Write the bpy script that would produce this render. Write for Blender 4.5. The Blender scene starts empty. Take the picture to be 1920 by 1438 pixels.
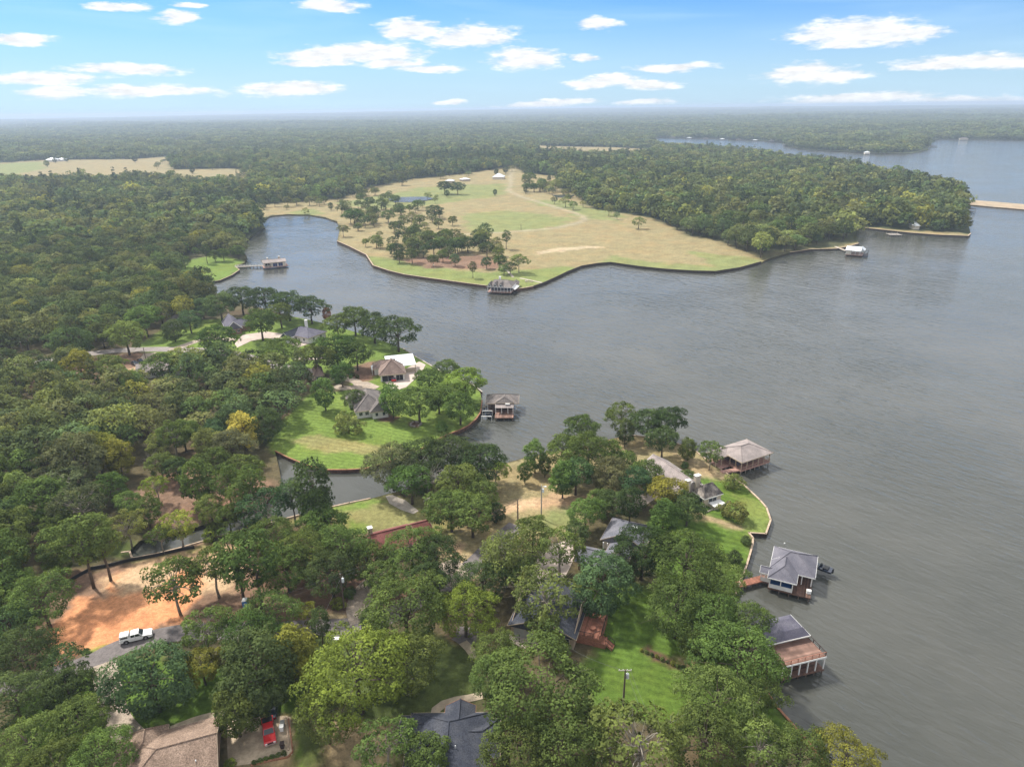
import bpy, bmesh, math, random
import numpy as np
from mathutils import Vector, Matrix
from mathutils.geometry import delaunay_2d_cdt
R_ = math.radians
random.seed(7)
rng = np.random.default_rng(11)
scene = bpy.context.scene
COL = scene.collection

# ------------------------------------------------------------------ camera, sky, sun, exposure
CAM_F, CAM_TILT, CAM_ROLL, CAM_H = 1300.0, R_(21.6), R_(0.8), 98.0
cam_data = bpy.data.cameras.new('camera')
cam = bpy.data.objects.new('camera', cam_data)
COL.objects.link(cam)
cam_data.sensor_width = 36
cam_data.lens = 36 * CAM_F / 1920
cam_data.clip_start = 0.5
cam_data.clip_end = 60000
cam.location = (0, 0, CAM_H)
cam.matrix_world = (Matrix.Translation((0, 0, CAM_H)) @ Matrix.Rotation(R_(90) - CAM_TILT, 4, 'X')
                    @ Matrix.Rotation(-CAM_ROLL, 4, 'Z'))
scene.camera = cam

SUN_AZ, SUN_EL = R_(-48), R_(52)          # towards the sun: left of straight ahead
sl = bpy.data.lights.new('sun', 'SUN')
sl.energy = 4.2
sl.angle = R_(4.5)
sl.color = (1.0, 0.955, 0.87)
sun = bpy.data.objects.new('sun', sl)
COL.objects.link(sun)
sd = Vector((math.sin(SUN_AZ) * math.cos(SUN_EL), math.cos(SUN_AZ) * math.cos(SUN_EL), math.sin(SUN_EL)))
sun.rotation_euler = sd.to_track_quat('Z', 'Y').to_euler()
sun.location = (0, 0, 300)

scene.view_settings.view_transform = 'Standard'
scene.view_settings.look = 'None'
scene.view_settings.gamma = 1
scene.view_settings.exposure = 0.62
scene.cycles.volume_bounces = 0
scene.cycles.max_bounces = 6
scene.cycles.diffuse_bounces = 3
scene.cycles.transparent_max_bounces = 6
scene.cycles.use_denoising = True

def _rot(px, py):
    u = (px - 960) / CAM_F
    v = -(py - 719) / CAM_F
    c, s = math.cos(CAM_ROLL), math.sin(CAM_ROLL)
    x = c * u + s * v
    y = -s * u + c * v
    return x, y

def ray(px, py):
    x, y = _rot(px, py)
    return (x, math.cos(CAM_TILT) + y * math.sin(CAM_TILT), -math.sin(CAM_TILT) + y * math.cos(CAM_TILT))

def U(px, py, z=1.0):
    d = ray(px, py)
    t = (z - CAM_H) / d[2]
    return (d[0] * t, d[1] * t)

def proj(x, y, z):
    """world to picture coordinates (arrays)"""
    x = np.asarray(x, float); y = np.asarray(y, float); z = np.asarray(z, float) - CAM_H
    f = y * math.cos(CAM_TILT) - z * math.sin(CAM_TILT)
    u = y * math.sin(CAM_TILT) + z * math.cos(CAM_TILT)
    f = np.where(f < 1, 1, f)
    a, b = x / f, u / f
    c, s = math.cos(CAM_ROLL), math.sin(CAM_ROLL)
    uu = c * a - s * b
    vv = s * a + c * b
    return 960 + uu * CAM_F, 719 - vv * CAM_F

# ------------------------------------------------------------------ world
world = bpy.data.worlds.new('World')
scene.world = world
world.use_nodes = True
W = world.node_tree
for n in list(W.nodes):
    W.nodes.remove(n)

def N(t, kind, **kw):
    n = t.nodes.new(kind)
    for k, v in kw.items():
        setattr(n, k, v)
    return n

def MATH(t, op, a, b=None, c=None, clamp=False):
    n = N(t, 'ShaderNodeMath', operation=op, use_clamp=clamp)
    for i, v in enumerate((a, b, c)):
        if v is None:
            continue
        if isinstance(v, (int, float)):
            n.inputs[i].default_value = v
        else:
            t.links.new(v, n.inputs[i])
    return n.outputs[0]

def MIX(t, fac, a, b, blend='MIX'):
    n = N(t, 'ShaderNodeMix', data_type='RGBA', blend_type=blend)
    for idx, v in ((0, fac), (6, a), (7, b)):
        if isinstance(v, (int, float)):
            n.inputs[idx].default_value = v
        elif isinstance(v, tuple):
            n.inputs[idx].default_value = (*v[:3], 1)
        else:
            t.links.new(v, n.inputs[idx])
    return n.outputs[2]

def SMOOTH(t, v, a, b, c=0.0, d=1.0):
    n = N(t, 'ShaderNodeMapRange', interpolation_type='SMOOTHSTEP')
    t.links.new(v, n.inputs[0])
    n.inputs[1].default_value, n.inputs[2].default_value = a, b
    n.inputs[3].default_value, n.inputs[4].default_value = c, d
    return n.outputs[0]

sky = N(W, 'ShaderNodeTexSky', sky_type='NISHITA', sun_disc=False, sun_elevation=SUN_EL, sun_rotation=SUN_AZ)
sky.air_density = 1.0
sky.dust_density = 0.35
sky.ozone_density = 2.2
tc = N(W, 'ShaderNodeTexCoord')
sep = N(W, 'ShaderNodeSeparateXYZ')
W.links.new(tc.outputs['Generated'], sep.inputs[0])
az = MATH(W, 'ARCTAN2', sep.outputs[0], sep.outputs[1])
el = MATH(W, 'ARCSINE', sep.outputs[2])
comb = N(W, 'ShaderNodeCombineXYZ')
W.links.new(az, comb.inputs[0]); W.links.new(el, comb.inputs[1])
# billow distortion, stretched along the horizon
mp = N(W, 'ShaderNodeVectorMath', operation='MULTIPLY')
mp.inputs[1].default_value = (9, 34, 1)
W.links.new(comb.outputs[0], mp.inputs[0])
nz = N(W, 'ShaderNodeTexNoise')
nz.inputs['Scale'].default_value = 1.0; nz.inputs['Detail'].default_value = 7; nz.inputs['Roughness'].default_value = 0.58
W.links.new(mp.outputs[0], nz.inputs['Vector'])
nz2 = N(W, 'ShaderNodeTexNoise')
nz2.inputs['Scale'].default_value = 4.2; nz2.inputs['Detail'].default_value = 5; nz2.inputs['Roughness'].default_value = 0.6
W.links.new(mp.outputs[0], nz2.inputs['Vector'])
dis = N(W, 'ShaderNodeVectorMath', operation='MULTIPLY_ADD')
W.links.new(nz.outputs['Color'], dis.inputs[0])
dis.inputs[1].default_value = (0.075, 0.020, 0)
W.links.new(comb.outputs[0], dis.inputs[2])
CLOUDS = [  # centre x, y, half width, half height, in the reference picture
 (880, 68, 92, 22), (770, 55, 52, 20), (690, 98, 120, 19), (620, 102, 95, 14), (735, 118, 60, 11), (800, 130, 68, 8), (600, 118, 70, 8),
 (985, 110, 70, 20), (1095, 108, 30, 7), (1122, 43, 50, 11), (620, 10, 60, 11), (335, 33, 32, 13), (225, 9, 50, 6), (345, 8, 36, 5),
 (30, 70, 50, 9), (232, 131, 88, 10), (70, 146, 98, 11), (110, 172, 50, 12), (290, 170, 120, 11), (545, 167, 92, 12),
 (1600, 62, 110, 24), (1710, 60, 62, 10), (1585, 87, 36, 6), (1265, 126, 84, 9), (1140, 152, 58, 13), (1210, 160, 66, 10), (1110, 160, 55, 8),
 (1505, 140, 74, 18), (1560, 146, 60, 11), (1810, 114, 94, 13), (1730, 125, 56, 8), (1900, 120, 55, 11),
 (1600, 186, 130, 11), (1800, 192, 92, 10), (1210, 193, 52, 7), (1060, 189, 66, 7), (1000, 198, 70, 7), (1900, 195, 60, 7), (850, 192, 34, 5)]
mins = None
for (cx, cy, hw, hh) in CLOUDS:
    d = Vector(ray(cx, cy)).normalized()
    a0, e0 = math.atan2(d.x, d.y), math.asin(d.z)
    sa, se = CAM_F / hw * 0.93, CAM_F / hh * 0.95
    m = N(W, 'ShaderNodeVectorMath', operation='MULTIPLY_ADD')
    W.links.new(dis.outputs[0], m.inputs[0])
    m.inputs[1].default_value = (sa, se, 0)
    m.inputs[2].default_value = (-(a0 + 0.0375) * sa, -(e0 + 0.010) * se, 0)
    L = N(W, 'ShaderNodeVectorMath', operation='LENGTH')
    W.links.new(m.outputs[0], L.inputs[0])
    mins = L.outputs['Value'] if mins is None else MATH(W, 'SMOOTH_MIN', mins, L.outputs['Value'], 0.10)
fld = MATH(W, 'SUBTRACT', 1.04, mins)
fld = MATH(W, 'MAXIMUM', fld, -1.0)
# added unseen cloud deck outside the frame: denser, brighter for fill and water reflections
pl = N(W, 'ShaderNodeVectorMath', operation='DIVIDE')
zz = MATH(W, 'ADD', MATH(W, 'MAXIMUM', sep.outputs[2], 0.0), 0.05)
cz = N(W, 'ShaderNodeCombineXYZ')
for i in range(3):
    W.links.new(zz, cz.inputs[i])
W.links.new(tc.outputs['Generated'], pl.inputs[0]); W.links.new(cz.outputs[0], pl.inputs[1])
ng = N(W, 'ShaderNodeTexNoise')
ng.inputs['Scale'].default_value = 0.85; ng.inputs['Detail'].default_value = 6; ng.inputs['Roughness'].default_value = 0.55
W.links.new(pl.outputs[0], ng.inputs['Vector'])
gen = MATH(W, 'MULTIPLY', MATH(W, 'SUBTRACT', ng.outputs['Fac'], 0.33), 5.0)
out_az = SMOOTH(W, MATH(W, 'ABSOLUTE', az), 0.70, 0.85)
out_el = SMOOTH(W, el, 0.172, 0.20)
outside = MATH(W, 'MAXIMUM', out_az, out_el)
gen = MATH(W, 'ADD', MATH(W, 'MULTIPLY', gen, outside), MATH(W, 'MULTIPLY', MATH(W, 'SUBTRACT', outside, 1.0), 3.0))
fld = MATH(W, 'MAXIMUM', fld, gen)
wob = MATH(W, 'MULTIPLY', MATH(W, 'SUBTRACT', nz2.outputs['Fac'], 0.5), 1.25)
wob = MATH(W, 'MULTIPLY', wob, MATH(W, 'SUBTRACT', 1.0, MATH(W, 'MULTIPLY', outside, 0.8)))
mask = SMOOTH(W, MATH(W, 'ADD', fld, wob), 0.04, 0.58)
# thin veils
mv = N(W, 'ShaderNodeVectorMath', operation='MULTIPLY')
mv.inputs[1].default_value = (2.2, 20, 1)
W.links.new(comb.outputs[0], mv.inputs[0])
nv = N(W, 'ShaderNodeTexNoise')
nv.inputs['Scale'].default_value = 1.3; nv.inputs['Detail'].default_value = 4; nv.inputs['Distortion'].default_value = 0.6
W.links.new(mv.outputs[0], nv.inputs['Vector'])
veil = SMOOTH(W, nv.outputs['Fac'], 0.42, 0.80, 0, 0.34)
shade = MATH(W, 'ADD', SMOOTH(W, nz2.outputs['Fac'], 0.3, 0.7, 5.9, 7.6), MATH(W, 'MULTIPLY', outside, 0.8))  # the added deck beyond the frame is brightened to give more fill light
cc = N(W, 'ShaderNodeCombineColor')
W.links.new(MATH(W, 'MULTIPLY', shade, 0.985), cc.inputs[0]); W.links.new(shade, cc.inputs[1]); W.links.new(MATH(W, 'MULTIPLY', shade, 1.02), cc.inputs[2])
skyc = MIX(W, 1.0, sky.outputs[0], (0.33, 0.61, 1.00), 'MULTIPLY')
lift = SMOOTH(W, el, 0.0, 0.15, 1.0, 0.0)
skyc = MIX(W, MATH(W, 'MULTIPLY', lift, 0.72), skyc, (4.3, 5.7, 6.8))
skyc = MIX(W, veil, skyc, (4.6, 6.4, 7.9))
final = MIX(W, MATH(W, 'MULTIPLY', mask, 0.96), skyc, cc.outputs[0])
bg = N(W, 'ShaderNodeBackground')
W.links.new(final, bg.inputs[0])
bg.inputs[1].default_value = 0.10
wo = N(W, 'ShaderNodeOutputWorld')
W.links.new(bg.outputs[0], wo.inputs[0])
world.cycles.sampling_method = 'MANUAL'
world.cycles.sample_map_resolution = 512

# ------------------------------------------------------------------ helpers
def tag(o, label=None, cat=None, group=None, kind=None):
    if label: o['label'] = label
    if cat: o['category'] = cat
    if group: o['group'] = group
    if kind: o['kind'] = kind
    return o

def empty(name, loc, rz=0.0):
    o = bpy.data.objects.new(name, None)
    o.empty_display_size = 0.5
    COL.objects.link(o)
    o.location = loc
    o.rotation_euler = (0, 0, rz)
    return o

def link_mesh(name, me, parent=None, mats=()):
    o = bpy.data.objects.new(name, me)
    for m in mats:
        me.materials.append(m)
    COL.objects.link(o)
    if parent: o.parent = parent
    return o

def np_mesh(name, V, F, smooth=False):
    """V (n,3), F (m,k)"""
    me = bpy.data.meshes.new(name)
    V = np.asarray(V, np.float32); F = np.asarray(F, np.int32)
    k = F.shape[1]
    me.vertices.add(len(V)); me.vertices.foreach_set('co', V.ravel())
    me.loops.add(F.size); me.loops.foreach_set('vertex_index', F.ravel())
    me.polygons.add(len(F))
    me.polygons.foreach_set('loop_start', np.arange(0, F.size, k, dtype=np.int32))
    me.polygons.foreach_set('loop_total', np.full(len(F), k, np.int32))
    if smooth:
        me.polygons.foreach_set('use_smooth', np.ones(len(F), bool))
    me.update(calc_edges=True)
    return me

class Geo:
    """collects boxes, prisms, tubes into one mesh object"""
    def __init__(s): s.v = []; s.f = []
    def add(s, vs, fs):
        b = len(s.v); s.v += [tuple(v) for v in vs]; s.f += [tuple(i + b for i in f) for f in fs]; return s
    def box(s, x0, x1, y0, y1, z0, z1):
        return s.add([(x0,y0,z0),(x1,y0,z0),(x1,y1,z0),(x0,y1,z0),(x0,y0,z1),(x1,y0,z1),(x1,y1,z1),(x0,y1,z1)],
                     [(0,3,2,1),(4,5,6,7),(0,1,5,4),(1,2,6,5),(2,3,7,6),(3,0,4,7)])
    def beam(s, a, b, w, h, up=(0,0,1)):
        a = Vector(a); b = Vector(b); d = (b - a).normalized(); up = Vector(up)
        if abs(d.dot(up)) > .98: up = Vector((0,1,0))
        r = d.cross(up).normalized() * (w / 2); u = r.cross(d).normalized() * (h / 2)
        vs = [p + sr * r + su * u for p in (a, b) for sr, su in ((-1,-1),(1,-1),(1,1),(-1,1))]
        return s.add(vs, [(0,1,2,3),(7,6,5,4),(0,4,5,1),(1,5,6,2),(2,6,7,3),(3,7,4,0)])
    def tube(s, pts, rad, n=6, cap=True):
        pts = [Vector(p) for p in pts]; rad = rad if isinstance(rad, (list, tuple)) else [rad] * len(pts)
        base = len(s.v); ring = []
        for i, p in enumerate(pts):
            d = (pts[min(i + 1, len(pts) - 1)] - pts[max(i - 1, 0)]).normalized()
            u = d.cross(Vector((0, 0, 1)))
            if u.length < .1: u = d.cross(Vector((1, 0, 0)))
            u.normalize(); w = d.cross(u)
            for k in range(n):
                a = 2 * math.pi * k / n
                s.v.append(tuple(p + rad[i] * (math.cos(a) * u + math.sin(a) * w)))
        for i in range(len(pts) - 1):
            for k in range(n):
                a = base + i * n + k; b = base + i * n + (k + 1) % n
                s.f.append((a, b, b + n, a + n))
        if cap:
            s.f.append(tuple(base + k for k in range(n))[::-1])
            s.f.append(tuple(base + (len(pts) - 1) * n + k for k in range(n)))
        return s
    def prism(s, poly, z0, z1):
        n = len(poly)
        vs = [(x, y, z0) for x, y in poly] + [(x, y, z1) for x, y in poly]
        return s.add(vs, [tuple(range(n))[::-1], tuple(range(n, 2*n))] + [(i, (i+1) % n, (i+1) % n + n, i + n) for i in range(n)])
    def slab(s, quad, t):
        """thick sheet from a planar polygon, thickness down"""
        q = [Vector(p) for p in quad]; nrm = (q[1]-q[0]).cross(q[2]-q[0]).normalized()
        if nrm.z < 0: q = q[::-1]; nrm = -nrm
        n = len(q); vs = [p - nrm * t for p in q] + q
        return s.add(vs, [tuple(range(n))[::-1], tuple(range(n, 2*n))] + [(i, (i+1) % n, (i+1) % n + n, i + n) for i in range(n)])
    def done(s, name, mat, parent=None, bevel=0, smooth=False):
        me = bpy.data.meshes.new(name); me.from_pydata(s.v, [], s.f); me.update()
        if bevel:
            bm = bmesh.new(); bm.from_mesh(me)
            bmesh.ops.bevel(bm, geom=bm.edges[:], offset=bevel, segments=2, affect='EDGES', profile=.6)
            bm.to_mesh(me); bm.free()
        bm = bmesh.new(); bm.from_mesh(me); bmesh.ops.recalc_face_normals(bm, faces=bm.faces[:]); bm.to_mesh(me); bm.free()
        if smooth:
            me.polygons.foreach_set('use_smooth', np.ones(len(me.polygons), bool))
        return link_mesh(name, me, parent, [mat])

# ------------------------------------------------------------------ materials
def mat_new(name):
    m = bpy.data.materials.new(name); m.use_nodes = True
    t = m.node_tree
    p = t.nodes['Principled BSDF']
    p.inputs['Specular IOR Level'].default_value = 0.25
    return m, t, p

def coords(t, scale=(1, 1, 1), kind='Object'):
    c = N(t, 'ShaderNodeTexCoord'); mp = N(t, 'ShaderNodeMapping')
    mp.inputs['Scale'].default_value = scale
    t.links.new(c.outputs[kind], mp.inputs[0]); return mp.outputs[0]

def noise(t, vec, scale, detail=3, rough=.5):
    n = N(t, 'ShaderNodeTexNoise'); n.inputs['Scale'].default_value = scale
    n.inputs['Detail'].default_value = detail; n.inputs['Roughness'].default_value = rough
    if vec is not None: t.links.new(vec, n.inputs['Vector'])
    return n.outputs['Fac']

def mottled(name, c, var=0.25, scale=1.5, rough=.85, spec=.2, island=0.0, stretch=(1,1,1), metal=0.0, fine=0.0, fscale=8):
    """colour with large mottling, fine grain and per-board variation"""
    m, t, p = mat_new(name)
    v = coords(t, stretch)
    f = noise(t, v, scale, 5, .6)
    k = SMOOTH(t, f, .25, .75, 1 - var, 1 + var)
    if fine:
        g = noise(t, v, fscale, 2, .7)
        k = MATH(t, 'MULTIPLY', k, SMOOTH(t, g, .3, .7, 1 - fine, 1 + fine))
    if island:
        ge = N(t, 'ShaderNodeNewGeometry')
        k = MATH(t, 'MULTIPLY', k, SMOOTH(t, ge.outputs['Random Per Island'], 0, 1, 1 - island, 1 + island))
    vm = N(t, 'ShaderNodeVectorMath', operation='SCALE'); vm.inputs[0].default_value = c
    t.links.new(k, vm.inputs['Scale'])
    t.links.new(vm.outputs[0], p.inputs['Base Color'])
    p.inputs['Roughness'].default_value = rough; p.inputs['Specular IOR Level'].default_value = spec
    p.inputs['Metallic'].default_value = metal
    return m

def shingles(name, c, c2=None, var=.35):
    m, t, p = mat_new(name)
    v = coords(t)
    big = noise(t, v, .35, 4, .6)
    fine = noise(t, v, 4.5, 2, .7)
    s = N(t, 'ShaderNodeSeparateXYZ'); t.links.new(v, s.inputs[0])
    rows = MATH(t, 'FRACT', MATH(t, 'MULTIPLY', s.outputs[2], 9.0))
    row = SMOOTH(t, rows, 0.0, 0.25, .86, 1.03)
    k = MATH(t, 'MULTIPLY', SMOOTH(t, fine, .3, .7, 1 - var, 1 + var), row)
    k = MATH(t, 'MULTIPLY', k, SMOOTH(t, big, .3, .7, .86, 1.12))
    base = MIX(t, SMOOTH(t, big, .35, .65), c, c2 or c)
    vm = N(t, 'ShaderNodeVectorMath', operation='SCALE'); t.links.new(base, vm.inputs[0]); t.links.new(k, vm.inputs['Scale'])
    t.links.new(vm.outputs[0], p.inputs['Base Color']); p.inputs['Roughness'].default_value = .9
    b = N(t, 'ShaderNodeBump'); b.inputs['Strength'].default_value = .5; b.inputs['Distance'].default_value = .03
    t.links.new(fine, b.inputs['Height']); t.links.new(b.outputs[0], p.inputs['Normal'])
    return m

def bricks(name, c, c2, mortar, s=2.2):
    m, t, p = mat_new(name)
    # wall brickwork in the plane of any upright wall: u = x + y, v = z
    v = coords(t); q = N(t, 'ShaderNodeSeparateXYZ'); t.links.new(v, q.inputs[0])
    cb = N(t, 'ShaderNodeCombineXYZ'); t.links.new(MATH(t, 'ADD', q.outputs[0], q.outputs[1]), cb.inputs[0]); t.links.new(q.outputs[2], cb.inputs[1])
    b = N(t, 'ShaderNodeTexBrick'); t.links.new(cb.outputs[0], b.inputs[0])
    b.inputs['Color1'].default_value = (*c, 1); b.inputs['Color2'].default_value = (*c2, 1); b.inputs['Mortar'].default_value = (*mortar, 1)
    b.inputs['Scale'].default_value = s; b.inputs['Mortar Size'].default_value = .03
    col = MIX(t, SMOOTH(t, noise(t, v, 1.1, 4), .3, .7, 0, .35), b.outputs[0], tuple(x * .6 for x in c))
    t.links.new(col, p.inputs['Base Color']); p.inputs['Roughness'].default_value = .9
    return m

def plain(name, c, rough=.5, metal=0.0, spec=.4, coat=0.0):
    m, t, p = mat_new(name)
    p.inputs['Base Color'].default_value = (*c, 1); p.inputs['Roughness'].default_value = rough
    p.inputs['Metallic'].default_value = metal; p.inputs['Specular IOR Level'].default_value = spec
    p.inputs['Coat Weight'].default_value = coat
    return m

M = {}
M['white'] = mottled('white_paint', (.72, .71, .69), .08, .9, .6)
M['cream'] = mottled('cream_paint', (.62, .56, .47), .12, .9, .7)
M['trim'] = mottled('tan_trim', (.42, .34, .25), .15, 1.2, .7)
M['darktrim'] = mottled('dark_metal_rail', (.045, .03, .028), .2, 2, .5)
M['glass'] = plain('window_glass', (.02, .028, .035), .06, 0, .6)
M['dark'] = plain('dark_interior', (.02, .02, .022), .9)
M['redwood'] = mottled('red_stained_wood', (.27, .118, .078), .25, 2.5, .75, island=.22)
M['deckwood'] = mottled('weathered_deck_boards', (.21, .128, .10), .32, 1.1, .85, island=.28, stretch=(.5, .5, 1))
M['darkdeck'] = mottled('dark_brown_boards', (.12, .07, .052), .35, 1.3, .85, island=.3)
M['pinkdeck'] = mottled('pinkish_composite_boards', (.36, .215, .175), .2, 1, .8, island=.12)
M['grey_wood'] = mottled('grey_timber', (.24, .215, .19), .3, 1.8, .9, island=.15)
M['bark'] = mottled('tree_bark', (.10, .078, .06), .35, 1.2, .95)
M['palebark'] = mottled('pale_bark', (.27, .24, .20), .3, 1.2, .95)
M['polewood'] = mottled('utility_pole_timber', (.13, .10, .08), .3, 1, .95, stretch=(4, 4, .4))
M['palepole'] = mottled('bleached_pole_timber', (.36, .33, .29), .2, 1, .9, stretch=(4, 4, .4))
M['galv'] = mottled('galvanised_metal', (.52, .53, .54), .12, 2, .4, .5)
M['whitemetal'] = mottled('white_metal_sheet', (.66, .69, .71), .12, .6, .35, .5)
M['roof_navy'] = shingles('dark_slate_shingles', (.040, .045, .062), (.055, .058, .07))
M['roof_slate'] = shingles('blue_grey_shingles', (.125, .127, .150), (.145, .142, .16), .25)
M['roof_boat'] = shingles('lavender_grey_shingles', (.125, .122, .148), (.142, .136, .158), .15)
M['roof_plum'] = shingles('plum_grey_shingles', (.105, .100, .135), (.12, .115, .14), .2)
M['roof_tan'] = shingles('tan_brown_shingles', (.20, .140, .105), (.23, .165, .125), .4)
M['roof_pink'] = shingles('pinkish_tan_shingles', (.250, .215, .205), (.29, .245, .23), .18)
M['roof_brown'] = shingles('brown_shingles', (.19, .135, .115), (.225, .165, .14), .3)
M['roof_red'] = shingles('maroon_shingles', (.15, .050, .044), (.17, .062, .054), .25)
M['roof_grey'] = shingles('warm_grey_shingles', (.145, .128, .122), (.172, .15, .14), .3)
M['roof_weather'] = shingles('streaked_grey_shingles', (.085, .075, .072), (.30, .26, .23), .4)
M['brick_red'] = bricks('red_brick', (.26, .105, .06), (.20, .075, .045), (.36, .30, .24))
M['brick_tan'] = bricks('tan_brick', (.42, .31, .22), (.35, .25, .18), (.5, .45, .38))
M['stone'] = bricks('cream_stone', (.52, .44, .35), (.42, .34, .27), (.55, .50, .43), 1.3)
M['whitewall'] = mottled('white_siding', (.60, .585, .57), .1, 1.0, .7)
M['greywall'] = mottled('grey_green_siding', (.34, .345, .32), .15, 1.5, .8)
M['rust'] = mottled('rust_brown_sheet_piling', (.105, .062, .045), .45, 1.4, .85)
M['darkpile'] = mottled('dark_sheet_piling', (.05, .036, .03), .4, 1.4, .85)
M['concrete'] = mottled('pale_concrete', (.44, .385, .325), .2, .5, .9, fine=.12, fscale=3)
M['capwood'] = mottled('timber_cap', (.42, .32, .235), .3, 1.2, .85)
M['brickcap'] = mottled('orange_brown_cap', (.30, .145, .085), .3, 1.2, .85)
M['white_car'] = plain('white_car_paint', (.80, .80, .80), .25, 0, .5, .5)
M['red_car'] = plain('red_car_paint', (.52, .012, .016), .22, 0, .5, .6)
M['dark_car'] = plain('dark_blue_paint', (.018, .025, .045), .25, 0, .5, .6)
M['silver_car'] = plain('silver_paint', (.42, .43, .44), .3, .5, .5, .5)
M['tyre'] = plain('tyre_rubber', (.015, .015, .015), .85)
M['chrome'] = plain('bright_metal', (.6, .6, .6), .2, .9)
M['lamp_red'] = plain('red_lens', (.45, .01, .01), .2)
M['lamp_clear'] = plain('clear_lens', (.75, .75, .72), .1)
M['blue_plastic'] = plain('blue_plastic', (.015, .13, .42), .45)
M['white_plastic'] = plain('white_plastic', (.78, .78, .76), .45)
M['black'] = plain('black_rubber', (.015, .016, .018), .6)
M['wire'] = plain('wire', (.09, .09, .09), .6)
# ------------------------------------------------------------------ shoreline of the lake
LAKE_PX = [
 (1720,1640),(1600,1500),(1510,1385),(1450,1318),(1425,1262),(1400,1195),(1374,1125),
 (1385,1098),(1400,1060),(1411,1022),(1412,1009),(1404,999),(1436,1001),(1445,975),(1437,952),(1425,938),(1393,908),
 (1370,893),(1345,876),(1325,862),(1303,845),(1285,836),(1240,824),(1193,817),(1168,818),(1130,826),(1080,838),(1020,850),
 (984,858),(955,866),(915,878),(860,892),(800,905),(750,920),(694,935),(655,943),(619,951),
 (560,966),(500,982),(449,994),(393,1011),(342,1026),(300,1037),(250,1047),(243,1032),(262,1014),(300,1003),(340,996),
 (400,978),(450,962),(490,945),(520,925),(528,905),(524,880),
 (516,846),(540,858),(565,868),(587,876),(612,881),(650,881),(684,879),(730,866),(784,846),(837,816),(860,808),(878,799),
 (893,786),(901,774),(904,752),(900,735),(885,720),(855,705),(828,697),(800,681),(778,668),(756,654),(728,643),(690,630),
 (631,612),(590,602),(550,594),(500,580),(460,570),(420,556),(395,545),
 (373,532),(412,526),(435,516),(449,506),(441,500),(459,493),(463,482),(455,470),(460,455),(475,440),(497,427),(490,414),(507,405),
 (540,402),(580,403),(610,408),(632,416),(637,430),(632,453),(655,463),(687,479),(700,499),(730,509),(759,516),(800,522),
 (837,527),(880,533),(912,537),(969,543),(985,541),(1000,538),(1020,531),(1040,522),(1065,510),(1090,500),(1120,495),
 (1145,493),(1200,501),(1250,506),(1300,509),(1342,510),(1387,503),(1427,492),
 (1440,486),(1481,474),(1520,468),(1567,467),(1590,463),(1610,457),(1607,445),(1608,432),
 (1612,427),(1660,432),(1706,437),(1760,441),(1815,443),(1820,438),(1815,419),(1808,400),(1812,390),(1819,384),
 (1860,388),(1920,393),(2050,404),(2200,416),(2200,405),(2050,393),(1920,383),(1860,378),(1818,375),
 (1806,364),(1770,352),(1700,338),(1640,330),(1600,316),(1530,309),(1440,297),(1350,284),(1234,276),(1222,266),
 (1234,258),(1290,259),(1350,260),(1410,263),(1477,268),(1472,274),(1511,281),(1575,284),(1650,288),(1710,288),(1740,281),
 (1744,272),(1736,264),(1762,261),(1840,262),(1920,263),(2100,265),(2500,271),(3000,280),(3000,700),(3000,1640)]
LAKE = np.array([U(x, y, 1.0) for x, y in LAKE_PX])
LA, LB = LAKE, np.roll(LAKE, -1, 0)

def inside(poly, X, Y):
    r = np.zeros(X.shape, bool)
    n = len(poly)
    for i in range(n):
        x0, y0 = poly[i]; x1, y1 = poly[(i + 1) % n]
        if y0 == y1: continue
        c = (y0 > Y) != (y1 > Y)
        r ^= c & (X < (x1 - x0) * (Y - y0) / (y1 - y0) + x0)
    return r

def seg_dist(A, B, X, Y):
    best = np.full(X.shape, 1e18)
    for (ax, ay), (bx, by) in zip(A, B):
        dx, dy = bx - ax, by - ay
        L = dx * dx + dy * dy + 1e-9
        t = np.clip(((X - ax) * dx + (Y - ay) * dy) / L, 0, 1)
        np.minimum(best, (X - ax - t * dx) ** 2 + (Y - ay - t * dy) ** 2, out=best)
    return np.sqrt(best)

def ss(x, a, b):
    t = np.clip((x - a) / (b - a), 0, 1); return t * t * (3 - 2 * t)

def wav(X, Y, s, k=0):
    X = X / s; Y = Y / s
    return (np.sin(X * 1.0 + 1.3 * k) * np.cos(Y * 1.13 - k) + .5 * np.sin(X * 2.1 + Y * 1.7 + 2 * k) + .35 * np.cos(Y * 3.3 - X * 1.9 + k)) / 1.85

def H(X, Y):
    X = np.asarray(X, float); Y = np.asarray(Y, float)
    d = seg_dist(LA, LB, X, Y)
    r = np.hypot(X, Y)
    h = 1.0 + 0.7 * (1 - np.exp(-d / 35)) + 5.0 * ss(d, 60, 500)
    h += ss(r, 900, 4500) * ss(d, 40, 700) * (7 + 9 * wav(X, Y, 520, 1))
    A = np.arctan2(X, Y)
    ridge = 42 * np.exp(-((A - .04) / .42) ** 2) + 6
    h += ss(r, 6500, 14500) * ridge * (1 + .18 * wav(X, Y, 900, 2)) + ss(r, 4000, 8000) * 8 * wav(X, Y, 1500, 3)
    return h

def H1(x, y): return float(H(np.array([x]), np.array([y]))[0])

def G(px, py):
    z = 1.6
    for _ in range(4):
        x, y = U(px, py, z); z = H1(x, y)
    return (x, y, z)

def Gp(pts): return [G(*p)[:2] for p in pts]

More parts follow.
